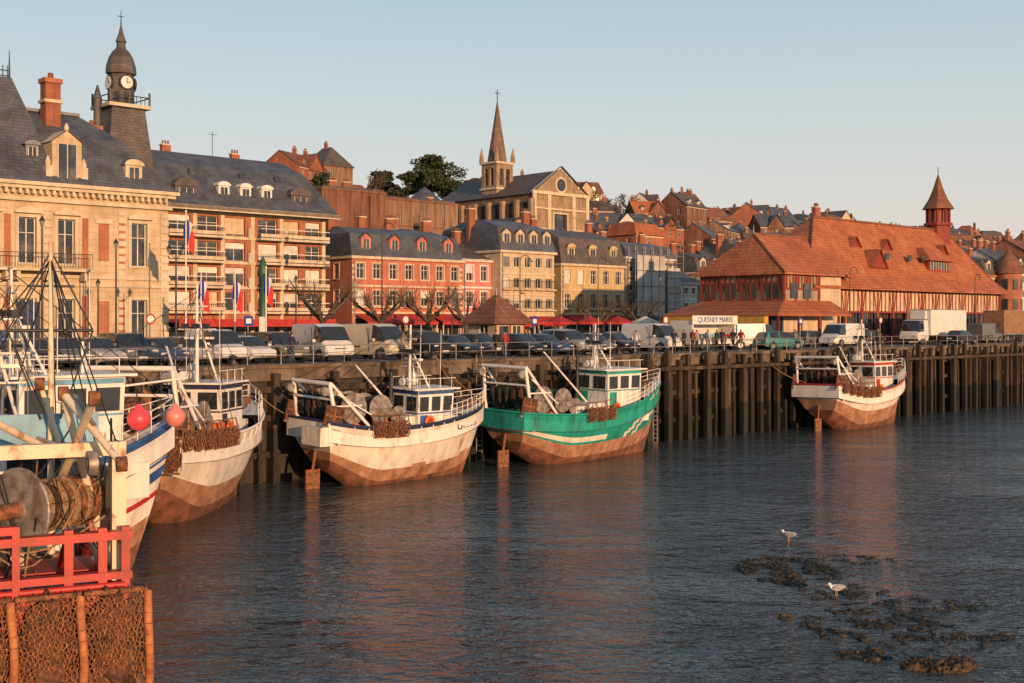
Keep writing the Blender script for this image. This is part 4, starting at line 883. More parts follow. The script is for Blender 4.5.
def trawler(name, loc, ang, L_, Wd, fb_=3.1, bow=1.2, st_up=.5, bands=None, cap=None, rake=1.6, over=1.0, sup=None, trim_=None, gear=True, gant=None, numb=None, rail_u=(.66, 1), seed=1, wh_at=.55, wh_l=2.6, wh_w=2.6, wh_h=2.3, gmat=None, mast_h=4.2, nets=None, lines=8, drumc=None, bulk=None, dred=(.2, 5)):
    B = Build(name, loc, ang); RR = random.Random(seed); cap = cap or wsup; sup = sup or wsup; trim_ = trim_ or navy; gmat = gmat or wsup; bulk = bulk or sup
    NS, NV = 36, 24
    def hb(u):
        return (.84+.16*math.sin(math.pi/2*u/.35)) if u < .35 else max(0., 1-((u-.35)/.65)**2.7)**.85
    def zs(u): return fb_+bow*max(0, (u-.35)/.65)**2.0+st_up*max(0, (.3-u)/.3)**1.5
    def pt(u, v, sg=1):
        zk = -.7+1.5*max(0, (.30-u)/.30)**1.2+.5*max(0, (u-.85)/.15)**2
        p = .46+.50*max(0, (u-.35)/.65)**1.2; z = zk+(zs(u)-zk)*v; y = hb(u)*Wd/2*(v**p); y *= 1+.04*math.sin(v*math.pi)*(u < .8)
        x = L_*u-rake*(1-v)**1.2*sm((u-.55)/.45)+over*(1-v)**1.3*(1-sm(u/.3))
        return Vector((x, sg*y, z))
    def matat(u, v):
        for lim, m_ in bands:
            if v < lim: break
        return m_ if isinstance(m_, bpy.types.Material) else m_(u, v)
    for sg in (1, -1):
        pts = [pt(i/NS, j/NV, sg) for i in range(NS+1) for j in range(NV+1)]; fs = []; ms = []
        for i in range(NS):
            for j in range(NV):
                fs.append((i*(NV+1)+j, (i+1)*(NV+1)+j, (i+1)*(NV+1)+j+1, i*(NV+1)+j+1)); ms.append(matat((i+.5)/NS, (j+.5)/NV))
        B.mesh('hull', None, pts, fs, True, ms)
    tr = [pt(0, j/NV, 1) for j in range(NV+1)]; 
    for j in range(NV):
        mt = matat(0, (j+.5)/NV); a, b = tr[j], tr[j+1]; B.face('transom', mt, [a, b, (b.x, -b.y, b.z), (a.x, -a.y, a.z)])
    dk = .95
    for sg in (1, -1):
        for i in range(NS):
            a, b = pt(i/NS, 1, sg), pt((i+1)/NS, 1, sg); ai, bi = a-Vector((0, sg*min(.1, abs(a.y)), 0)), b-Vector((0, sg*min(.1, abs(b.y)), 0))
            B.face('bulwark', bulk, [a, b, bi, ai]); B.face('bulwark', bulk, [ai, bi, bi-Vector((0, 0, dk)), ai-Vector((0, 0, dk))])
            B.tube('gunwale', cap, a+Vector((0, 0, .03)), b+Vector((0, 0, .03)), .06, n=6); 
            c, d = pt(i/NS, .76, sg), pt((i+1)/NS, .76, sg); o = Vector((0, sg*.03, 0)); B.tube('rubbing_strake', cap, c+o, d+o, .04, n=6)
        for i in range(9):
            u = .12+i*.07; c = pt(u, .80, sg); e = pt(u, .99, sg); o = Vector((0, sg*.02, 0)); B.tube('hull_frames', matat(u, .9), c+o, e+o, .03, n=5)
            c = pt(u+.03, .80, sg); B.box('freeing_ports', rub, c.x-.22, c.x+.22, c.y-.03, c.y+.03, c.z+.02, c.z+.11)
    for i in range(NS):
        a, b = pt(i/NS, 1), pt((i+1)/NS, 1); B.face('deck', deckm, [(a.x, a.y, a.z-dk), (b.x, b.y, b.z-dk), (b.x, -b.y, b.z-dk), (a.x, -a.y, a.z-dk)])
    a = pt(0, 1); B.box('bulwark', bulk, a.x, a.x+.08, -a.y, a.y, a.z-dk, a.z-.01); B.tube('gunwale', cap, (a.x, -a.y, a.z+.03), (a.x, a.y, a.z+.03), .07)
    B.box('keel', rhull, .9, L_*.86-rake, -.12, .12, -1.2, -.4); B.box('rudder', rust, -.05, .75, -.06, .06, -.9, .95); B.tube('rudder', rust, (.35, 0, .9), (.5, 0, 1.9), .08)
    u0 = .78
    for i in range(int(NS*u0), NS):
        a, b = pt(i/NS, 1), pt((i+1)/NS, 1); B.face('foredeck', sup, [(a.x, a.y, a.z+.02), (b.x, b.y, b.z+.02), (b.x, -b.y, b.z+.02), (a.x, -a.y, a.z+.02)])
    B.box('anchor_winch', steel, L_*.86, L_*.86+.5, -.45, .45, zs(.86), zs(.86)+.55); B.tube('anchor_winch', rust, (L_*.86+.25, -.65, zs(.86)+.45), (L_*.86+.25, .65, zs(.86)+.45), .18, n=10)
    for sg in (1, -1):
        prev = None
        for i in range(9):
            u = rail_u[0]+(rail_u[1]-rail_u[0])*i/8*.995; p0 = pt(u, 1, sg); p0.y *= .96; p1 = p0+Vector((0, 0, .8)); B.tube('bow_rail', white, p0, p1, .022, n=5)
            if prev is not None:
                for f in (.33, .66, 1): B.tube('bow_rail', white, prev[0].lerp(prev[1], f), p0.lerp(p1, f), .018, n=5)
            prev = (p0, p1)
    # wheelhouse
    xw = L_*wh_at; zd = zs(wh_at)-dk; l, w2, hh = wh_l, wh_w/2, wh_h; z1 = zd+hh
    P8 = [(xw, -w2, zd), (xw+l, -w2*.95, zd), (xw+l, w2*.95, zd), (xw, w2, zd), (xw+.05, -w2*.94, z1), (xw+l+.25, -w2*.85, z1), (xw+l+.25, w2*.85, z1), (xw+.05, w2*.94, z1)]
    B.mesh('wheelhouse', sup, P8, [(0, 1, 5, 4), (1, 2, 6, 5), (2, 3, 7, 6), (3, 0, 4, 7), (4, 5, 6, 7)])
    V8 = [Vector(p) for p in P8]
    def wq(ia, ib, ic, id_, a0, a1, f0, f1, off, mt=carglass, part='wheelhouse_windows'):
        A_, B_, C_, D_ = V8[ia], V8[ib], V8[ic], V8[id_]
        f = lambda a, t: (A_.lerp(B_, a)).lerp(D_.lerp(C_, a), t)
        nn = ((B_-A_).cross(D_-A_)).normalized()*off
        q = [f(a0, f0)+nn, f(a1, f0)+nn, f(a1, f1)+nn, f(a0, f1)+nn]; q2 = [p-nn*.9 for p in q]
        B.mesh(part, mt, q+q2, [(0, 1, 2, 3), (0, 1, 5, 4), (1, 2, 6, 5), (2, 3, 7, 6), (3, 0, 4, 7)])
    f1 = 1-.35/hh; f0 = f1-.75/hh
    for (ia, ib, ic, id_, nwin) in ((0, 1, 5, 4, 3), (1, 2, 6, 5, 4), (2, 3, 7, 6, 3), (3, 0, 4, 7, 2)):
        for k in range(nwin): wq(ia, ib, ic, id_, (k+.14)/nwin, (k+.86)/nwin, f0, f1, .03)
        wq(ia, ib, ic, id_, 0.01, .99, 1-.22/hh, .985, .035, trim_, 'wheelhouse_trim'); wq(ia, ib, ic, id_, 0.01, .99, f0-.14/hh, f0-.07/hh, .032, trim_, 'wheelhouse_trim')
    wq(0, 1, 5, 4, .06, .26, .04, f0-.2/hh, .03, trim_, 'door'); wq(3, 0, 4, 7, .1, .4, .04, f0-.2/hh, .03, trim_, 'door')
    B.box('wheelhouse_roof', sup, xw-.25, xw+l+.55, -w2*1.02, w2*1.02, z1, z1+.08)
    for sg in (1, -1):
        B.tube('roof_rail', white, (xw-.1, sg*w2*.95, z1+.6), (xw+l+.3, sg*w2*.9, z1+.6), .02, n=5)
        for k in range(4): B.tube('roof_rail', white, (xw+k*l/3, sg*w2*.93, z1), (xw+k*l/3, sg*w2*.93, z1+.6), .018, n=5)
    B.box('casing', sup, xw+l*.9, xw+l+1.1, -w2*.8, w2*.8, zd, zd+1.15); B.box('casing', sup, xw-1.2, xw, -w2*.75, w2*.75, zd, zd+1.25)
    for k in range(2): B.tube('portholes', carglass, (xw-.9+k*.55, -w2*.75-.03, zd+.8), (xw-.9+k*.55, -w2*.75-.003, zd+.8), .13, n=12)
    B.tube('liferaft', white, (xw+.2, w2*.5, z1+.35), (xw+1.2, w2*.5, z1+.35), .22, n=12); B.box('liferaft', steel, xw+.1, xw+1.3, w2*.2, w2*.8, z1+.08, z1+.14)
    A = Matrix.Translation((xw+.75, -w2-.06, zd+.95)) @ Matrix.Rotation(math.pi/2, 4, 'X'); B.lathe('lifebuoy', orangeb, [(.2, -.05), (.3, -.06), (.35, 0), (.3, .06), (.2, .05), (.17, 0), (.2, -.05)], n=16, A=A)
    mx = xw+.3; mz = z1+mast_h
    B.tube('mast', sup, (mx, 0, z1), (mx, 0, mz), .09, .05); B.tube('mast', sup, (mx+.9, -.6, z1), (mx, 0, z1+mast_h*.65), .05); B.tube('mast', sup, (mx+.9, .6, z1), (mx, 0, z1+mast_h*.65), .05)
    for z, q in ((.35, .7), (.55, .9), (.78, .5)): B.tube('mast_yards', sup, (mx, -q, z1+mast_h*z), (mx, q, z1+mast_h*z), .035, n=6)
    B.box('radar', white, mx+.1, mx+.35, -.65, .65, z1+mast_h*.45, z1+mast_h*.45+.1); B.lathe('radar_dome', white, [(.22, 0), (.24, .15), (.15, .28), (.02, .32)], (mx+.6, .5, z1+.6), n=12); B.tube('radar', white, (mx+.6, .5, z1), (mx+.6, .5, z1+.6), .04)
    for k in range(6):
        ax, ay = xw+RR.uniform(0, l), RR.uniform(-w2, w2)*.8; B.tube('antennas', RR.choice([white, iron]), (ax, ay, z1), (ax, ay, z1+RR.uniform(1.2, 3.4)), .016, n=5)
    for k in range(3): B.box('floodlights', iron, mx-.2, mx+.05, -.6+k*.5, -.35+k*.5, z1+mast_h*.55+.05, z1+mast_h*.55+.25)
    B.tube('exhaust', iron, (xw-.5, w2*.5, zd+1.2), (xw-.5, w2*.5, z1+.9), .11)
    bowp = pt(1, 1); B.tube('rigging', blkrope, (mx, 0, mz-.1), (bowp.x-.2, 0, bowp.z+.8), .016, n=4)
    for sg in (1, -1): B.tube('rigging', blkrope, (mx, 0, mz-.4), (xw-1, sg*Wd*.46, zs(.5)), .014, n=4)
    if gear:
        xg = L_*.06; gz = gant or 3.0; gw = Wd*.40; z0 = zs(.08)-dk
        for sg in (1, -1):
            B.tube('gantry', gmat, (xg, sg*gw, z0), (xg-.5, sg*gw*.9, z0+dk+gz), .11, .10); B.tube('gantry', gmat, (xg+2.6, sg*gw, z0), (xg-.4, sg*gw*.9, z0+dk+gz), .09, .08)
            B.tube('gantry', gmat, (xg+1.3, sg*gw, z0+dk+gz*.45), (xg-.3, sg*gw*.95, z0+dk+gz*.45), .05)
            B.tube('gantry', gmat, (xg+1.9, sg*gw, z0+dk+gz*.2), (xg-.1, sg*gw*.95, z0+dk+gz*.75), .04)
            B.tube('trawl_blocks', steel, (xg-.75, sg*gw*.85-.1, z0+dk+gz-.35), (xg-.75, sg*gw*.85+.1, z0+dk+gz-.35), .22, n=14)
            B.tube('rigging', blkrope, (mx, 0, mz-.3), (xg-.5, sg*gw*.9, z0+dk+gz), .014, n=4)
            B.path('trawl_warps', blkrope, sag(Vector((xg-.75, sg*gw*.85, z0+dk+gz-.55)), Vector((L_*.42, sg*.5, z0+dk+.2)), .3), .016, n=4)
            A = Matrix.Translation((xg-.35, sg*gw*1.0, z0+dk+.45)) @ Matrix.Rotation(.12*sg, 4, 'Z') @ Matrix.Rotation(.2, 4, 'Y')
            B.box('trawl_doors', rustdk, -.5, .5, -.04, .04, -.6, .5, A); B.box('trawl_doors', steel, -.52, .52, -.06, .06, -.65, -.56, A); B.box('trawl_doors', rust, -.45, .45, -.07, -.045, -.05, .05, A); B.box('trawl_doors', rust, -.05, .05, -.075, -.05, -.5, .4, A)
        B.tube('gantry', gmat, (xg-.5, -gw*.95, z0+dk+gz), (xg-.5, gw*.95, z0+dk+gz), .11); B.tube('gantry', gmat, (xg-.4, -gw*.95, z0+dk+gz*.62), (xg-.4, gw*.95, z0+dk+gz*.62), .07)
        for k in range(5):
            y = -gw*.7+k*gw*.35; B.path('hanging_lines', RR.choice([ropem, blkrope]), sag(Vector((xg-.5, y, z0+dk+gz)), Vector((xg+RR.uniform(-.3, 1), y+RR.uniform(-.4, .4), z0+dk+.5)), -.1), .02, n=4)
        for k in range(5): B.lump('hung_net', RR.choice([dkgear, rustdk, nets or dkgear]), (xg-.25, -gw*.6+k*gw*.3, z0+dk+gz*.62-RR.uniform(.3, .6)), (.16, .24, RR.uniform(.45, .8)), seed=k+seed, amp=.3, fr=3)
        def drum(x, y0, y1, z, r, mt):
            B.tube('net_drum', mt, (x, y0, z), (x, y1, z), r*.42, n=16)
            for y in (y0, (y0+y1)/2, y1):
                B.tube('net_drum', steel, (x, y-.03, z), (x, y+.03, z), r, n=24)
                for k in range(4):
                    t = k*math.pi/4; B.tube('net_drum', steel, (x+r*.95*math.cos(t), y-.05, z+r*.95*math.sin(t)), (x-r*.95*math.cos(t), y-.05, z-r*.95*math.sin(t)), .03, n=4)
            for k in range(2):
                ya, yb = (y0, (y0+y1)/2) if k == 0 else ((y0+y1)/2, y1)
                B.lump('wound_net', drumc or dkgear, (x, (ya+yb)/2, z), (r*.85, (yb-ya)*.46, r*.85), seed=k+seed, amp=.07, fr=5)
        drum(xg+1.0, -gw*.85, gw*.85, z0+dk+.75, .78, steel); drum(xg+2.7, -gw*.8, gw*.8, z0+dk+.65, .7, steel)
        drum(xg+4.1, -gw*.6, gw*.6, z0+dk+.2, .5, rust)
        for k in range(9):
            x = L_*RR.uniform(.2, .5); y = RR.uniform(-.85, .85)*Wd*.42; sz = RR.uniform(.25, .5); B.lump('nets', RR.choice([dkgear, ropem, rustdk, greennet]), (x, y, zs(x/L_)-dk+.45+sz*.5), (sz*1.1, sz*.8, sz*.75), seed=k+seed, amp=.3, fr=4)
        for k in range(7):
            x = L_*RR.uniform(.2, .48); y = RR.uniform(-.8, .8)*Wd*.4; z = zs(x/L_)-dk; B.box('fish_boxes', RR.choice([lblue, redp, orangeb, white, bluep]), x, x+.7, y, y+.45, z, z+.8+RR.choice([0, .25, .5]))
        for k in range(dred[1]):
            u = dred[0]+.062*k; p0 = pt(u, 1, -1); chainbag(B, (p0.x, p0.y-.02, p0.z+.32), (1, 0, 0), (0, -1, 0), .75, .75, RR)
        B.tube('derrick', gmat, (xw-.3, 0, zd+1.2), (L_*.22, -.4, z0+dk+gz+.8), .07, .05); B.tube('rigging', blkrope, (L_*.22, -.4, z0+dk+gz+.8), (mx, 0, mz-.2), .014, n=4)
        for k in range(lines):
            p = Vector((mx+RR.uniform(-.1, .3), 0, z1+mast_h*RR.uniform(.5, .98))); q = Vector((L_*RR.uniform(.02, .95), RR.choice([-1, 1])*Wd*RR.uniform(.1, .38), zs(.4)+RR.uniform(.2, 1.5))); B.path('rigging', blkrope, sag(p, q, RR.uniform(.0, .35), 5), .011, n=4)
    for u in (.3, .5, .68):
        p0 = pt(u, .72, 1); B.tube('fender', orangeb, p0+Vector((0, .18, -.35)), p0+Vector((0, .18, .35)), .17, n=10)
    if numb:
        u = .8; p0 = pt(u, .86, -1); p1 = pt(u+.04, .86, -1); t = math.atan2(p1.y-p0.y, p1.x-p0.x)
        B.text('registration_number', navy, numb, p0+Vector((0, -.07, 0)), (math.pi/2-.25, -.06, t), .5)
    B.pt = pt; B.zs = zs; B.dk = dk; B.RR = RR
    return B
def wf(u, v): return pinkhull if v < .43+.06*noise.noise(Vector((u*7, 2, 1))) else whull
B = trawler('white_trawler', W(32.9, T0-3.6, 0), ANG, 11.6, 4.4, fb_=3.0, bow=.75, st_up=.45, bands=[(.26, rhull), (.36, pinkhull), (.80, wf), (.86, navy), (.95, whull), (1.01, navy)], trim_=bluep, numb='CN-B 815', wh_at=.52, wh_l=2.3, wh_w=2.3, wh_h=2.6, gant=2.0, mast_h=3.4, seed=3, cap=navy, dred=(.24, 3))
B.box('stern_tank', whull, -.45, .3, -1.8, -.2, 2.3, 3.2)
B.done(rx=.03)
def tealf(u, v):
    if u > .55:
        k = (u-.60)-(v-.5)*.42
        if .02 < k < .07 or .11 < k < .16: return whull
        if k > .16: return whull if .62 < v < .90 else teal
    if v < .62 and u < .5: return whull if .56 < v else teal
    return teal
B = trawler('teal_trawler', W(45.8, T0-3.5, 0), ANG, 14.0, 4.9, fb_=2.95, bow=1.5, st_up=.25, bands=[(.30, rhull), (.48, pinkhull), (1.01, tealf)], cap=teal, trim_=teal, wh_at=.54, wh_l=3.0, wh_w=2.8, wh_h=3.2, gant=2.6, mast_h=2.8, seed=9, gmat=wsup, drumc=greennet, bulk=teal, dred=(.36, 3))
B.done(rx=.02)
def redf(u, v): return redp if (u > .45 and .70 < v < .80) else (whull if v > .6 else pinkhull)
B = trawler('red_and_white_trawler', W(78.4, T0-3.2, 0), ANG, 13.0, 4.9, fb_=2.9, bow=1.6, st_up=.6, bands=[(.30, rhull), (.52, pinkhull), (1.01, redf)], cap=redp, trim_=redp, wh_at=.50, wh_l=2.8, wh_w=2.6, wh_h=3.0, gant=2.3, mast_h=3.4, seed=14, nets=rust, drumc=rustdk, dred=(.06, 6))
B.done(rx=-.02)
def ang(dx, dy): return math.atan2(dy, dx)
B = trawler('rusty_stern_trawler', (-15.1, 46.8, 0), ang(2.2, 11.9), 12.2, 5.2, fb_=3.5, bow=.9, st_up=.2, bands=[(.30, rhull), (.50, pinkhull), (.8, whull), (.85, navy), (1.01, whull)], wh_at=.5, wh_l=2.4, wh_w=2.6, wh_h=2.9, gant=2.8, mast_h=4.4, seed=21, nets=rust, drumc=rustdk, dred=(.05, 6))
for k in range(6): chainbag(B, (-.15, -2.1+k*.82, 3.75), (0, 1, 0), (-1, 0, 0), .76, 1.35, B.RR)
B.box('stern_ramp', rust, -.08, .0, -1.5, 1.5, 1.3, 2.0); B.done()
B = trawler('striped_trawler', (-22.4, 31.7, 0), ang(.75, .66), 14.4, 4.8, fb_=3.2, bow=1.7, st_up=.3, bands=[(.22, rhull), (.38, pinkhull), (.50, whull), (.56, redp), (.61, whull), (.69, bluep), (.95, wsup), (1.01, bluep)], cap=bluep, trim_=lblue, sup=wsup, wh_at=.60, wh_l=3.2, wh_w=3.0, wh_h=4.0, gant=3.4, mast_h=3.4, seed=33, gmat=lblue, lines=12)
q = B.pt(.93, 1, -1)
for d, mt, r in ((Vector((-1.0, -.85, .55)), pinkb, .38), (Vector((.30, -.75, .55)), pinkb2, .34)):
    c = q+d; B.lathe('buoy', mt, [(.02, -r), (r*.6, -r*.8), (r*.95, -r*.3), (r, .05), (r*.85, r*.55), (r*.45, r*.9), (.1, r*1.1), (.08, r*1.3)], c, n=20); B.tube('buoy_rope', blkrope, c+Vector((0, 0, r*1.2)), c+Vector((0, .3, r*1.2+.6)), .02)
B.tube('buoy_rail', white, q+Vector((-2, -.3, 1.55)), q+Vector((1.0, -.2, 1.8)), .04)
B.tube('foremast', white, (11.2, 0, 4.3), (11.2, 0, 7.6), .08, .05); B.tube('foremast', white, (11.2, -.7, 6.4), (11.2, .7, 6.4), .035); B.tube('rigging', blkrope, (11.2, 0, 7.5), (14.2, 0, 5.4), .013, n=4); B.tube('rigging', blkrope, (11.2, 0, 7.5), (8.9, 0, 9.0), .013, n=4)
for k in range(3): coil(B, (10.4+k*.8, R.uniform(-1, .8), 4.2), .4, [ropem, greennet, dkgear][k], B.RR, 6)
B.done()
# nearest boat: stern gear
loc0 = Vector((-9.9, 23.6, 0)); a0 = ang(-.43, .90)
B = trawler('dredging_trawler', loc0, a0, 11.5, 5.2, fb_=2.7, bow=.9, st_up=.15, bands=[(.3, rhull), (.6, redp), (.8, redp), (1.01, redp)], cap=redp, gear=False, wh_at=.50, wh_l=2.8, wh_w=3.6, wh_h=3.7, mast_h=3.6, seed=41, trim_=bluep, bulk=redp)
zd = 1.85; RR = B.RR
for sg in (1, -1):
    B.box('stern_gallows', creamp, .5, .8, sg*2.15-.14, sg*2.15+.14, zd, zd+3.9)
    B.tube('stern_gallows', creamp, (3.4, sg*2.15, zd), (.8, sg*2.1, zd+3.7), .12); B.tube('stern_gallows', creamp, (2.0, sg*2.15, zd+1.8), (.8, sg*2.15, zd+1.8), .07)
    B.tube('gallows_block', steel, (.3, sg*1.6-.09, zd+3.5), (.3, sg*1.6+.09, zd+3.5), .26, n=18); B.tube('gallows_block', rust, (.3, sg*1.6-.12, zd+3.5), (.3, sg*1.6+.12, zd+3.5), .1, n=12)
    B.box('gusset_plates', creamp, .45, 1.3, sg*2.15-.02, sg*2.15+.02, zd+3.3, zd+3.9)
B.box('stern_gallows', creamp, .5, .8, -2.0, 2.0, zd+3.62, zd+3.9)
for (p, q, r1, r2) in (((4.5, -.9, zd+1.5), (-.9, -1.5, zd+4.9), .11, .08), ((4.5, .9, zd+1.5), (-.4, .6, zd+5.6), .12, .09), ((2.2, -2.2, zd+.8), (1.0, -1.1, zd+4.9), .10, .08), ((1.0, -1.1, zd+4.9), (-1.0, -2.0, zd+3.6), .09, .07), ((3.0, -1.9, zd+3.0), (.3, .4, zd+4.5), .08, .08), ((3.6, -2.2, zd+.5), (3.2, -.8, zd+5.0), .08, .06)):
    B.tube('derrick', creamp, p, q, r1, r2, n=10); B.tube('derrick_rams', steel, Vector(p).lerp(Vector(q), .2)+Vector((0, 0, .25)), Vector(p).lerp(Vector(q), .55)+Vector((0, 0, .12)), .045)
    B.tube('derrick_joint', rust, Vector(q)+Vector((0, -.1, 0)), Vector(q)+Vector((0, .1, 0)), .15, n=14)
A = Matrix.Translation((1.5, -1.0, zd+2.55)) @ Matrix.Rotation(math.radians(38), 4, 'Z')
def at(v): return A @ Vector(v)
for y in (-.95, .95):
    B.tube('net_drum', steel, at((0, y-.04, 0)), at((0, y+.04, 0)), .82, n=32); B.tube('net_drum', steel, at((0, y-.07, 0)), at((0, y+.07, 0)), .2, n=16)
    for k in range(6):
        t = k*math.pi/6; B.tube('net_drum', steel, at((.8*math.cos(t), y-.06, .8*math.sin(t))), at((-.8*math.cos(t), y-.06, -.8*math.sin(t))), .028, n=5)
    for k in range(24):
        t0, t1 = k*math.pi/12, (k+1)*math.pi/12; B.tube('net_drum', steel, at((.83*math.cos(t0), y, .83*math.sin(t0))), at((.83*math.cos(t1), y, .83*math.sin(t1))), .045, n=6)
B.tube('net_drum_core', rust, at((0, -.95, 0)), at((0, .95, 0)), .4, n=20)
for k in range(16): 
    y = -.86+k*.115; rr = .46+.05*math.sin(k*2.3); pts = [at((rr*math.cos(t), y+.012*t, rr*math.sin(t))) for t in [i*.42 for i in range(16)]]; B.path('wound_rope', [ropem, rust, dkgear][k % 3], pts, .065, n=5)
B.tube('drum_shaft', rust, at((0, 1.0, 0)), at((0, 2.4, 0)), .17, n=12)
for k in range(7):
    pts = [at((.12+.26*math.cos(t)*(1+.06*k), -1.03-.02*k, .15+.42*math.sin(t)*(1+.05*k)-.1)) for t in [i*.42 for i in range(16)]]; B.path('rope_coil', ropem, pts, .018, n=5)
B.box('drum_motor', redp, 1.9, 2.5, -2.2, -1.7, zd+1.6, zd+2.2)
for y in (-2.3, -1.85, -1.2): B.box('red_frame', redp, .0, .2, y, y+.17, zd, zd+2.2)
B.box('red_frame', redp, -.04, .22, -2.34, .4, zd+1.95, zd+2.12); B.box('red_frame', redp, -.04, .22, -2.34, 2.3, zd+1.15, zd+1.3); B.box('red_frame', redp, -.1, .1, -.2, 2.2, zd+2.2, zd+2.36)
for y in (-.2, .9, 2.1): B.box('red_frame', redp, -.08, .08, y, y+.14, zd, zd+2.3)
B.tube('red_frame', redp, (.1, -2.2, zd+2.1), (2.2, -2.2, zd+.9), .07); B.tube('red_frame', redp, (.1, -1.1, zd+2.1), (2.2, -1.1, zd+.9), .07)
B.box('winch_bed', redp, 1.0, 2.6, -1.8, 1.6, zd+.9, zd+1.2); B.box('hydraulic_box', steel, 2.0, 2.7, -.4, .5, zd+1.2, zd+1.9)
B.tube('deck_winch', steel, (1.2, -1.9, zd+.75), (1.2, 1.6, zd+.75), .35, n=16)
for k in range(12): B.tube('deck_winch', [rust, steel][k % 2], (1.2, -1.8+k*.3, zd+.75), (1.2, -1.75+k*.3, zd+.75), .5 if k % 4 == 0 else .4, n=18)
for k in range(26):
    p = Vector((R.uniform(.2, 2), R.uniform(-2.2, 1.8), zd+R.uniform(1.6, 4.6))); q = Vector((R.uniform(0, 2.5), R.uniform(-2.2, 1.8), zd+R.uniform(.5, 3)))
    B.path('hoses', R.choice([blkrope, blkrope, ropem]), sag(p, q, R.uniform(.3, .9)), R.choice([.014, .02, .028]), n=5)
for k in range(9): coil(B, (R.uniform(.5, 4.0), R.uniform(-2.0, 1.9), zd+R.uniform(.1, 1.2)), R.uniform(.25, .42), R.choice([ropem, ropem, blkrope, greennet]), RR, 7)
for k in range(6): B.lump('deck_gear', R.choice([dkgear, ropem, greennet]), (R.uniform(.6, 4.5), R.uniform(-2.1, 2), zd+R.uniform(.3, 1.0)), (R.uniform(.25, .5), R.uniform(.2, .45), R.uniform(.2, .4)), seed=k, amp=.2, fr=5)
for k in range(5): B.box('fish_boxes', R.choice([white, lblue, creamp]), 2.6+k*.6, 3.1+k*.6, -2.1, -1.5, zd, zd+.35+.25*(k % 3))
for k in range(8): B.tube('side_rail', creamp, (1.4+k*.7, -2.35, zd+.9), (1.4+k*.7, -2.35, zd+1.85), .03)
for z in (1.35, 1.85): B.tube('side_rail', creamp, (1.4, -2.35, zd+z), (6.3, -2.35, zd+z), .03)
B.box('yellow_crane_arm', creamp, 2.6, 4.6, -1.9, -1.6, zd+3.2, zd+3.45); B.box('blue_panel', lblue, 3.6, 3.7, -2.1, .6, zd+3.5, zd+4.3)
dz = zd+.62
for bag in range(4):
    bw = 1.28; y0 = -2.6+bag*bw
    B.lump('bag_catch', rustdk, (-.26, y0+bw/2, dz-.75), (.30, bw*.44, 1.05), seed=bag*5, amp=.2, fr=4)
    nx = 13
    for i in range(nx):
        for j in range(20):
            if R.random() < .05: continue
            f = i/(nx-1.); g_ = j/19.; bulge = .16+.34*math.sin(math.pi*min(1, g_*.9+.1))*(1-1.4*(f-.5)**2)+.05*noise.noise(Vector((i*.5, j*.4, bag)))
            c = Vector((-.12-bulge, y0+.08+(bw-.18)*f+.04*math.sin(j*1.1+bag), dz+.28-1.95*g_+.08*math.sin(f*3.14)*-1*(1-g_)+.03*math.sin(i*2.+bag)))
            ring(B, 'chain_mesh', rustlt, c, Vector((1+R.uniform(-.3, .3), .9*(-1)**(i+j), R.uniform(-.3, .3))), .056, .013)
    B.tube('dredge_bar', rust, (-.25, y0, dz+.33), (-.25, y0+bw-.06, dz+.33), .06); B.tube('dredge_bar', rust, (-.55, y0, dz-1.75), (-.55, y0+bw-.06, dz-1.75), .05)
    pts = [(-.22-.42*math.sin(math.pi*min(1, g_*.9+.1)), y0+.0+.03*math.sin(g_*5+bag), dz+.3-2.0*g_) for g_ in [x/10. for x in range(11)]]
    B.path('wood_spacers', woodor, [Vector(p) for p in pts], .085, n=8)
for k in range(20): B.tube('dredge_teeth', rust, (-.25, -2.55+k*.26, dz+.33), (-.42, -2.55+k*.26, dz+.46), .02, .01, n=5)
mxx, myy = 3.4, -1.05
B.tube('tall_mast', creamp, (mxx, myy, zd), (mxx, myy, zd+8.2), .10, .05); B.tube('tall_mast', iron, (mxx, myy-.9, zd+6.2), (mxx, myy+.9, zd+6.2), .04); B.tube('tall_mast', iron, (mxx, myy-.5, zd+7.2), (mxx, myy+.5, zd+7.2), .03)
for sg in (-1, 1): B.tube('tall_mast', iron, (mxx, myy+sg*.9, zd+6.2), (mxx, myy, zd+8.0), .02); B.tube('tall_mast', iron, (mxx, myy+sg*.9, zd+6.2), (mxx, myy+sg*.2, zd+4.2), .02)
for e in ((.6, -2.1, zd+3.9), (.6, 2.1, zd+3.9), (9, 0, 4), (5, -2.3, 3.2), (5, 2.3, 3.2), (-.9, -1.5, zd+4.9), (7, -1.5, 4), (1.5, -2.2, zd+2)): B.tube('rigging', blkrope, (mxx, myy, zd+7.8), e, .015, n=4)
B.done()
B = trawler('moored_trawler', (-26.3, 38.9, 0), ang(.75, .66), 13., 4.8, fb_=3.1, bow=1.4, bands=[(.4, rhull), (.8, whull), (1.01, lblue)], cap=lblue, trim_=lblue, wh_at=.6, wh_l=2.8, wh_h=4.0, gant=3.2, mast_h=4.6, seed=52, gmat=creamp, lines=12); B.done()
B = trawler('moored_trawler', W(9.5, T0-3.4, 0), ANG, 13., 4.8, fb_=3.1, bow=1.4, bands=[(.4, rhull), (.8, whull), (1.01, navy)], cap=navy, trim_=bluep, wh_at=.55, wh_l=2.8, wh_h=3.6, gant=3.2, mast_h=5.2, seed=63, gmat=wsup, lines=12); B.done()

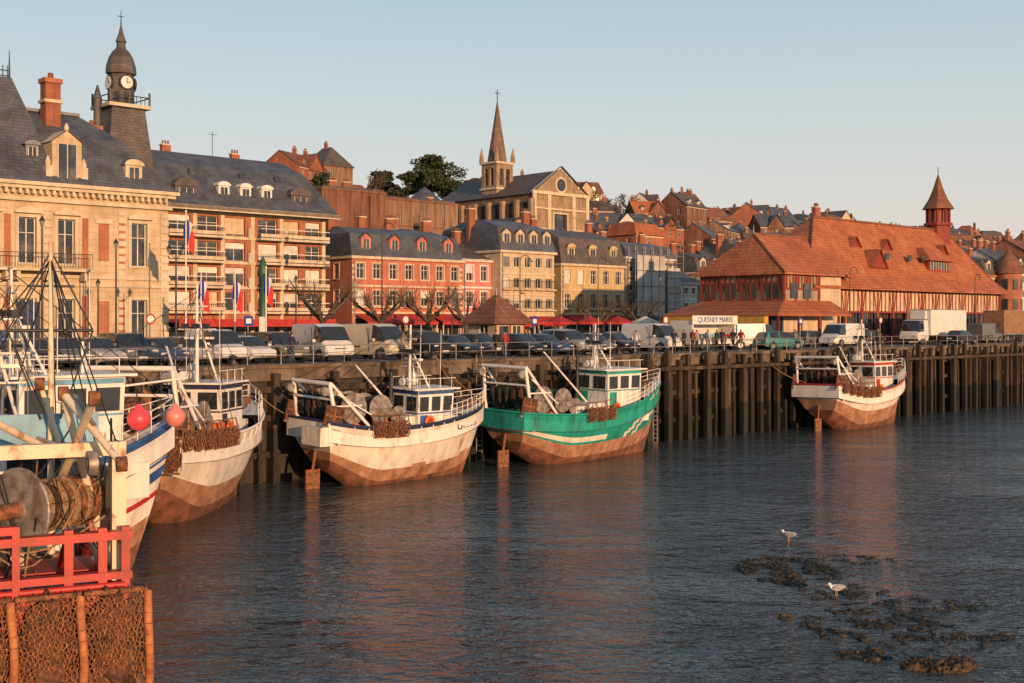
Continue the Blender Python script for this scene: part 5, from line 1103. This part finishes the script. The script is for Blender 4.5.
B = Build('mooring_lines', (0, 0, 0), 0)
for (a, b_) in ((W(44.0, T0-3.7, 3.8), W(44, T0+.1, 6.4)), (W(33, T0-2, 3.5), W(31, T0+.1, 6.4)), (W(59, T0-3.6, 4.4), W(60, T0+.1, 6.4)), (W(47, T0-2, 3.4), W(44, T0+.1, 6.4)), (W(91, T0-3.3, 4.6), W(90, T0+.1, 6.4)), (Vector((-12.8, 58.5, 4.4)), W(31, T0+.1, 6.4)), (W(79, T0-2, 3.6), W(75, T0+.1, 6.4))):
    B.path('mooring_lines', ropem, sag(a, b_, .5), .025, n=5)
B.done(True)

# ================================================================ PEOPLE
skin = M('skin', (.45, .26, .18), rough=.6); hair = M('dark_hair', (.04, .025, .015), rough=.7); shoe = M('shoes', (.02, .02, .02), rough=.6)
def person(s, T, rot, jacket, trousers, pose=0):
    J = {'pel': (0, 0, .95), 'sp': (0, 0, 1.15), 'ch': (.02, 0, 1.36), 'nk': (.01, 0, 1.49), 'hd': (.02, 0, 1.6), 'top': (.01, 0, 1.7)}
    st = .18 if pose == 1 else .03
    for sg, n_ in ((1, 'l'), (-1, 'r')):
        J['hip'+n_] = (0, sg*.09, .9); J['kn'+n_] = (st*sg*.6+.03, sg*.1, .5); J['an'+n_] = (st*sg, sg*.1, .08); J['to'+n_] = (st*sg+.17, sg*.12, .04)
        J['sh'+n_] = (0, sg*.19, 1.40); J['el'+n_] = (-.03-(.1*sg if pose == 1 else 0), sg*.25, 1.13); J['wr'+n_] = ((.2 if pose == 2 else .08-.12*sg*(pose == 1)), sg*.24, .9 if pose != 2 else 1.1)
    keys = list(J); idx = {k: i for i, k in enumerate(keys)}
    E = [('pel', 'sp'), ('sp', 'ch'), ('ch', 'nk'), ('nk', 'hd'), ('hd', 'top')]
    for n_ in 'lr': E += [('pel', 'hip'+n_), ('hip'+n_, 'kn'+n_), ('kn'+n_, 'an'+n_), ('an'+n_, 'to'+n_), ('ch', 'sh'+n_), ('sh'+n_, 'el'+n_), ('el'+n_, 'wr'+n_)]
    rad = {'pel': (.15, .12), 'sp': (.15, .12), 'ch': (.17, .13), 'nk': (.06, .06), 'hd': (.085, .1), 'top': (.06, .07)}
    for n_ in 'lr': rad.update({'hip'+n_: (.1, .1), 'kn'+n_: (.065, .065), 'an'+n_: (.045, .045), 'to'+n_: (.04, .03), 'sh'+n_: (.075, .075), 'el'+n_: (.05, .05), 'wr'+n_: (.032, .032)})
    me = bpy.data.meshes.new('tmp'); me.from_pydata([J[k] for k in keys], [(idx[a], idx[b]) for a, b in E], [])
    o = bpy.data.objects.new('tmp', me); bpy.context.collection.objects.link(o)
    md = o.modifiers.new('Skin', 'SKIN')
    for k in keys: me.skin_vertices[0].data[idx[k]].radius = rad[k]
    me.skin_vertices[0].data[idx['pel']].use_root = True
    o.modifiers.new('S', 'SUBSURF').levels = 1
    dg = bpy.context.evaluated_depsgraph_get(); dg.update(); m2 = bpy.data.meshes.new_from_object(o.evaluated_get(dg))
    B = Build('person', W(s, T, G-.03), rot)
    V = [v.co.copy() for v in m2.vertices]; F = [tuple(p.vertices) for p in m2.polygons]; ms = []
    for f in F:
        c = sum((V[i] for i in f), Vector())/len(f)
        if c.z > 1.62 or (c.z > 1.54 and c.x < -.02): ms.append(hair)
        elif c.z > 1.47: ms.append(skin)
        elif c.z < .09: ms.append(shoe)
        elif c.z < .88 and abs(c.y) < .2: ms.append(trousers)
        else: ms.append(jacket)
    B.mesh('body', None, V, F, True, ms); bpy.data.objects.remove(o)
    for n_, sg in (('l', 1), ('r', -1)):
        w_ = Vector(J['wr'+n_]); d = (w_-Vector(J['el'+n_])).normalized(); pc = w_+d*.06; B.lump('hands', skin, pc, (.03, .04, .05), sub=1, amp=0)
        for k in range(4): B.tube('fingers', skin, pc+Vector((.0+.018*(k-1.5), 0, -.01))+d*.03, pc+Vector((.018*(k-1.5), -sg*.015, 0))+d*(.11-.01*abs(k-1.5)), .009, .006, n=5)
        B.tube('fingers', skin, pc+Vector((.02, 0, 0)), pc+Vector((.055, 0, 0))+d*.04, .01, .007, n=5)
        B.lump('ears', skin, (.0, sg*.09, 1.6), (.02, .012, .03), sub=1, amp=0); B.lump('eyes', shoe, (.105, sg*.032, 1.62), (.008, .012, .008), sub=1, amp=0)
    B.lump('nose', skin, (.118, 0, 1.595), (.018, .012, .022), sub=1, amp=0); B.box('mouth', redp, .1, .108, -.025, .025, 1.55, 1.556)
    B.done()
jk = [M('jacket_navy', (.03, .04, .08)), M('jacket_black', (.02, .02, .02)), M('jacket_red', (.3, .03, .03)), M('jacket_beige', (.35, .27, .18)), M('jacket_white', (.6, .58, .55)), M('jacket_green', (.06, .1, .05))]
tr_ = [M('jeans', (.05, .07, .12)), M('black_trousers', (.02, .02, .022))]
for k, (a, T, rot, ps) in enumerate(((674, 57.8, 1.0, 2), (684, 58.4, 2.4, 0), (693, 59, 4.0, 0), (697, 57.4, 2.5, 2), (708, 59.2, 1.2, 0), (717, 58.0, 3.6, 0), (722, 59, .8, 1), (733, 57.5, ANG, 1), (741, 58, 3.9, 1), (795, 57, .6, 1), (636, 57, ANG, 1), (878, 57.2, 3.9, 1), (292, 56.5, .7, 1), (496, 58, 4, 1), (505, 58, 2, 0), (403, 57, .7, 1))): person(S(a, T), T, rot, jk[k % 6], tr_[k % 2], ps)

# ================================================================ GULLS, SEAWEED
gw = M('gull_white', (.78, .77, .75)); gg = M('gull_grey', (.32, .34, .37)); gy = M('gull_beak', (.6, .35, .05))
def gull(x, y, rot, z=.0):
    B = Build('seagull', (x, y, z), rot); A = Matrix.Rotation(math.pi/2-.15, 4, 'Y')
    B.lathe('body', gw, [(.01, -.24), (.05, -.17), (.09, -.05), (.1, .04), (.085, .13), (.055, .2), (.045, .24)], (0, 0, .25), n=12, A=A)
    B.lump('head', gw, (.25, 0, .37), (.06, .045, .048), sub=2, amp=0); B.tube('neck', gw, (.18, 0, .27), (.24, 0, .35), .055, .042, n=10); B.tube('beak', gy, (.3, 0, .365), (.37, 0, .35), .015, .005)
    for sg in (1, -1): B.lump('wings', gg, (-.04, sg*.075, .275), (.24, .03, .075), sub=2, amp=.05); B.tube('legs', gy, (.02, sg*.04, .18), (.02, sg*.04, -.02), .01); B.lump('eyes', iron, (.275, sg*.04, .385), (.008, .006, .008), sub=1, amp=0)
    B.mesh('tail', gw, [(-.2, -.03, .23), (-.2, .03, .23), (-.36, .05, .21), (-.36, -.05, .21), (-.36, 0, .2)], [(0, 1, 2, 3), (0, 1, 4)]); B.done()
def wp(px, py): Y = H*1200/(py-322.); return (px-512)/1200*Y, Y
for px, py, r in ((789, 541, 2.6), (837, 596, 3.4)): x, y = wp(px, py); gull(x, y, r)
weed = M('seaweed', (.035, .03, .015), (.012, .011, .008), scale=6, rough=.5, bump=.8); weed2 = M('brown_seaweed', (.14, .09, .04), (.03, .02, .012), scale=7, rough=.6, bump=.8)
B = Build('seaweed_patch', (0, 0, 0), 0)
def clump(cx, cy, rx, ry, n_, mt, hgt=.05, thr=-.05):
    for i in range(n_):
        t = R.uniform(0, 6.28); q = R.random()**.6; x = cx+rx*q*math.cos(t); y = cy+ry*q*math.sin(t)
        if noise.noise(Vector((x*1.3, y*1.3, 4))) < thr: continue
        B.lump('weed', mt if R.random() < .8 else weed2, (x, y, R.uniform(-.03, .0)), (R.uniform(.04, .17), R.uniform(.03, .13), hgt*R.uniform(.5, 1.6)), seed=i, amp=.7, fr=3, sub=2)
        if R.random() < .5:
            e = Vector((x, y, .01)); 
            for k in range(2): B.tube('fronds', mt, e, e+Vector((R.uniform(-.25, .25), R.uniform(-.2, .2), R.uniform(0, .09))), .012, .006, n=4)
for px, py, a, b_, n_, mt, hh in ((788, 571, 1.6, 2.2, 620, weed, .05), (835, 590, 1.6, 1.4, 160, weed, .04), (776, 618, .35, .5, 60, weed2, .08), (880, 628, 2.0, 2.2, 420, weed, .045), (930, 606, 1.8, 1.0, 120, weed, .035), (940, 667, .85, .45, 360, weed2, .11), (862, 655, .6, .9, 70, weed, .05), (990, 640, .9, .8, 60, weed, .04), (860, 560, 1.6, 1.0, 60, weed, .03)):
    x, y = wp(px, py); clump(x, y, a, b_, n_, mt, hh)
B.done(True)

# ================================================================ LIGHT, SKY, CAMERA
az = math.radians(150); el = math.radians(9)
d = Vector((math.sin(az)*math.cos(el), math.cos(az)*math.cos(el), math.sin(el)))
sun = bpy.data.lights.new('sun', 'SUN'); sun.energy = 5.0; sun.angle = math.radians(.5); sun.color = (1, .57, .29)
so = bpy.data.objects.new('sun', sun); bpy.context.collection.objects.link(so); so.rotation_euler = d.to_track_quat('Z', 'Y').to_euler(); so.location = (0, -20, 60)
wd = bpy.data.worlds.new('World'); bpy.context.scene.world = wd; wd.use_nodes = True; nt = wd.node_tree
sky = nt.nodes.new('ShaderNodeTexSky'); sky.sky_type = 'NISHITA'; sky.sun_disc = False; sky.sun_elevation = el; sky.sun_rotation = az; sky.dust_density = 1.5; sky.air_density = 1.0; sky.ozone_density = 1.5
tc = nt.nodes.new('ShaderNodeTexCoord'); sp = nt.nodes.new('ShaderNodeSeparateXYZ'); nt.links.new(tc.outputs['Generated'], sp.inputs[0])
rp = nt.nodes.new('ShaderNodeValToRGB'); nt.links.new(sp.outputs[2], rp.inputs[0])
SB = .12
stops = [(0.0, (.86, .74, .69)), (.08, (.82, .75, .71)), (.17, (.68, .73, .73)), (.28, (.50, .64, .71)), (.6, (.24, .36, .49)), (1.0, (.13, .22, .34))]
cr = rp.color_ramp
cr.elements[0].position = 0; cr.elements[0].color = c4(stops[0][1]); cr.elements[1].position = 1; cr.elements[1].color = c4(stops[-1][1])
for ps, c in stops[1:-1]: e = cr.elements.new(ps); e.color = c4(c)
vm = nt.nodes.new('ShaderNodeVectorMath'); vm.operation = 'SCALE'; vm.inputs[3].default_value = 1/SB; nt.links.new(rp.outputs[0], vm.inputs[0])
mx = nt.nodes.new('ShaderNodeMix'); mx.data_type = 'RGBA'; mx.inputs[0].default_value = .8; nt.links.new(sky.outputs[0], mx.inputs[6]); nt.links.new(vm.outputs[0], mx.inputs[7])
bg = nt.nodes['Background']; bg.inputs[1].default_value = SB; nt.links.new(mx.outputs[2], bg.inputs[0])
cam = bpy.data.cameras.new('camera'); co = bpy.data.objects.new('camera', cam); bpy.context.collection.objects.link(co)
co.location = (0, 0, H); co.rotation_euler = (math.pi/2, 0, 0); cam.sensor_width = 36; cam.lens = 36*1200/1024.; cam.shift_y = -(341.5-322)/1024.; cam.clip_end = 20000; cam.clip_start = .3
bpy.context.scene.camera = co
sc = bpy.context.scene; sc.view_settings.view_transform = 'Standard'; sc.view_settings.look = 'None'; sc.view_settings.exposure = 0
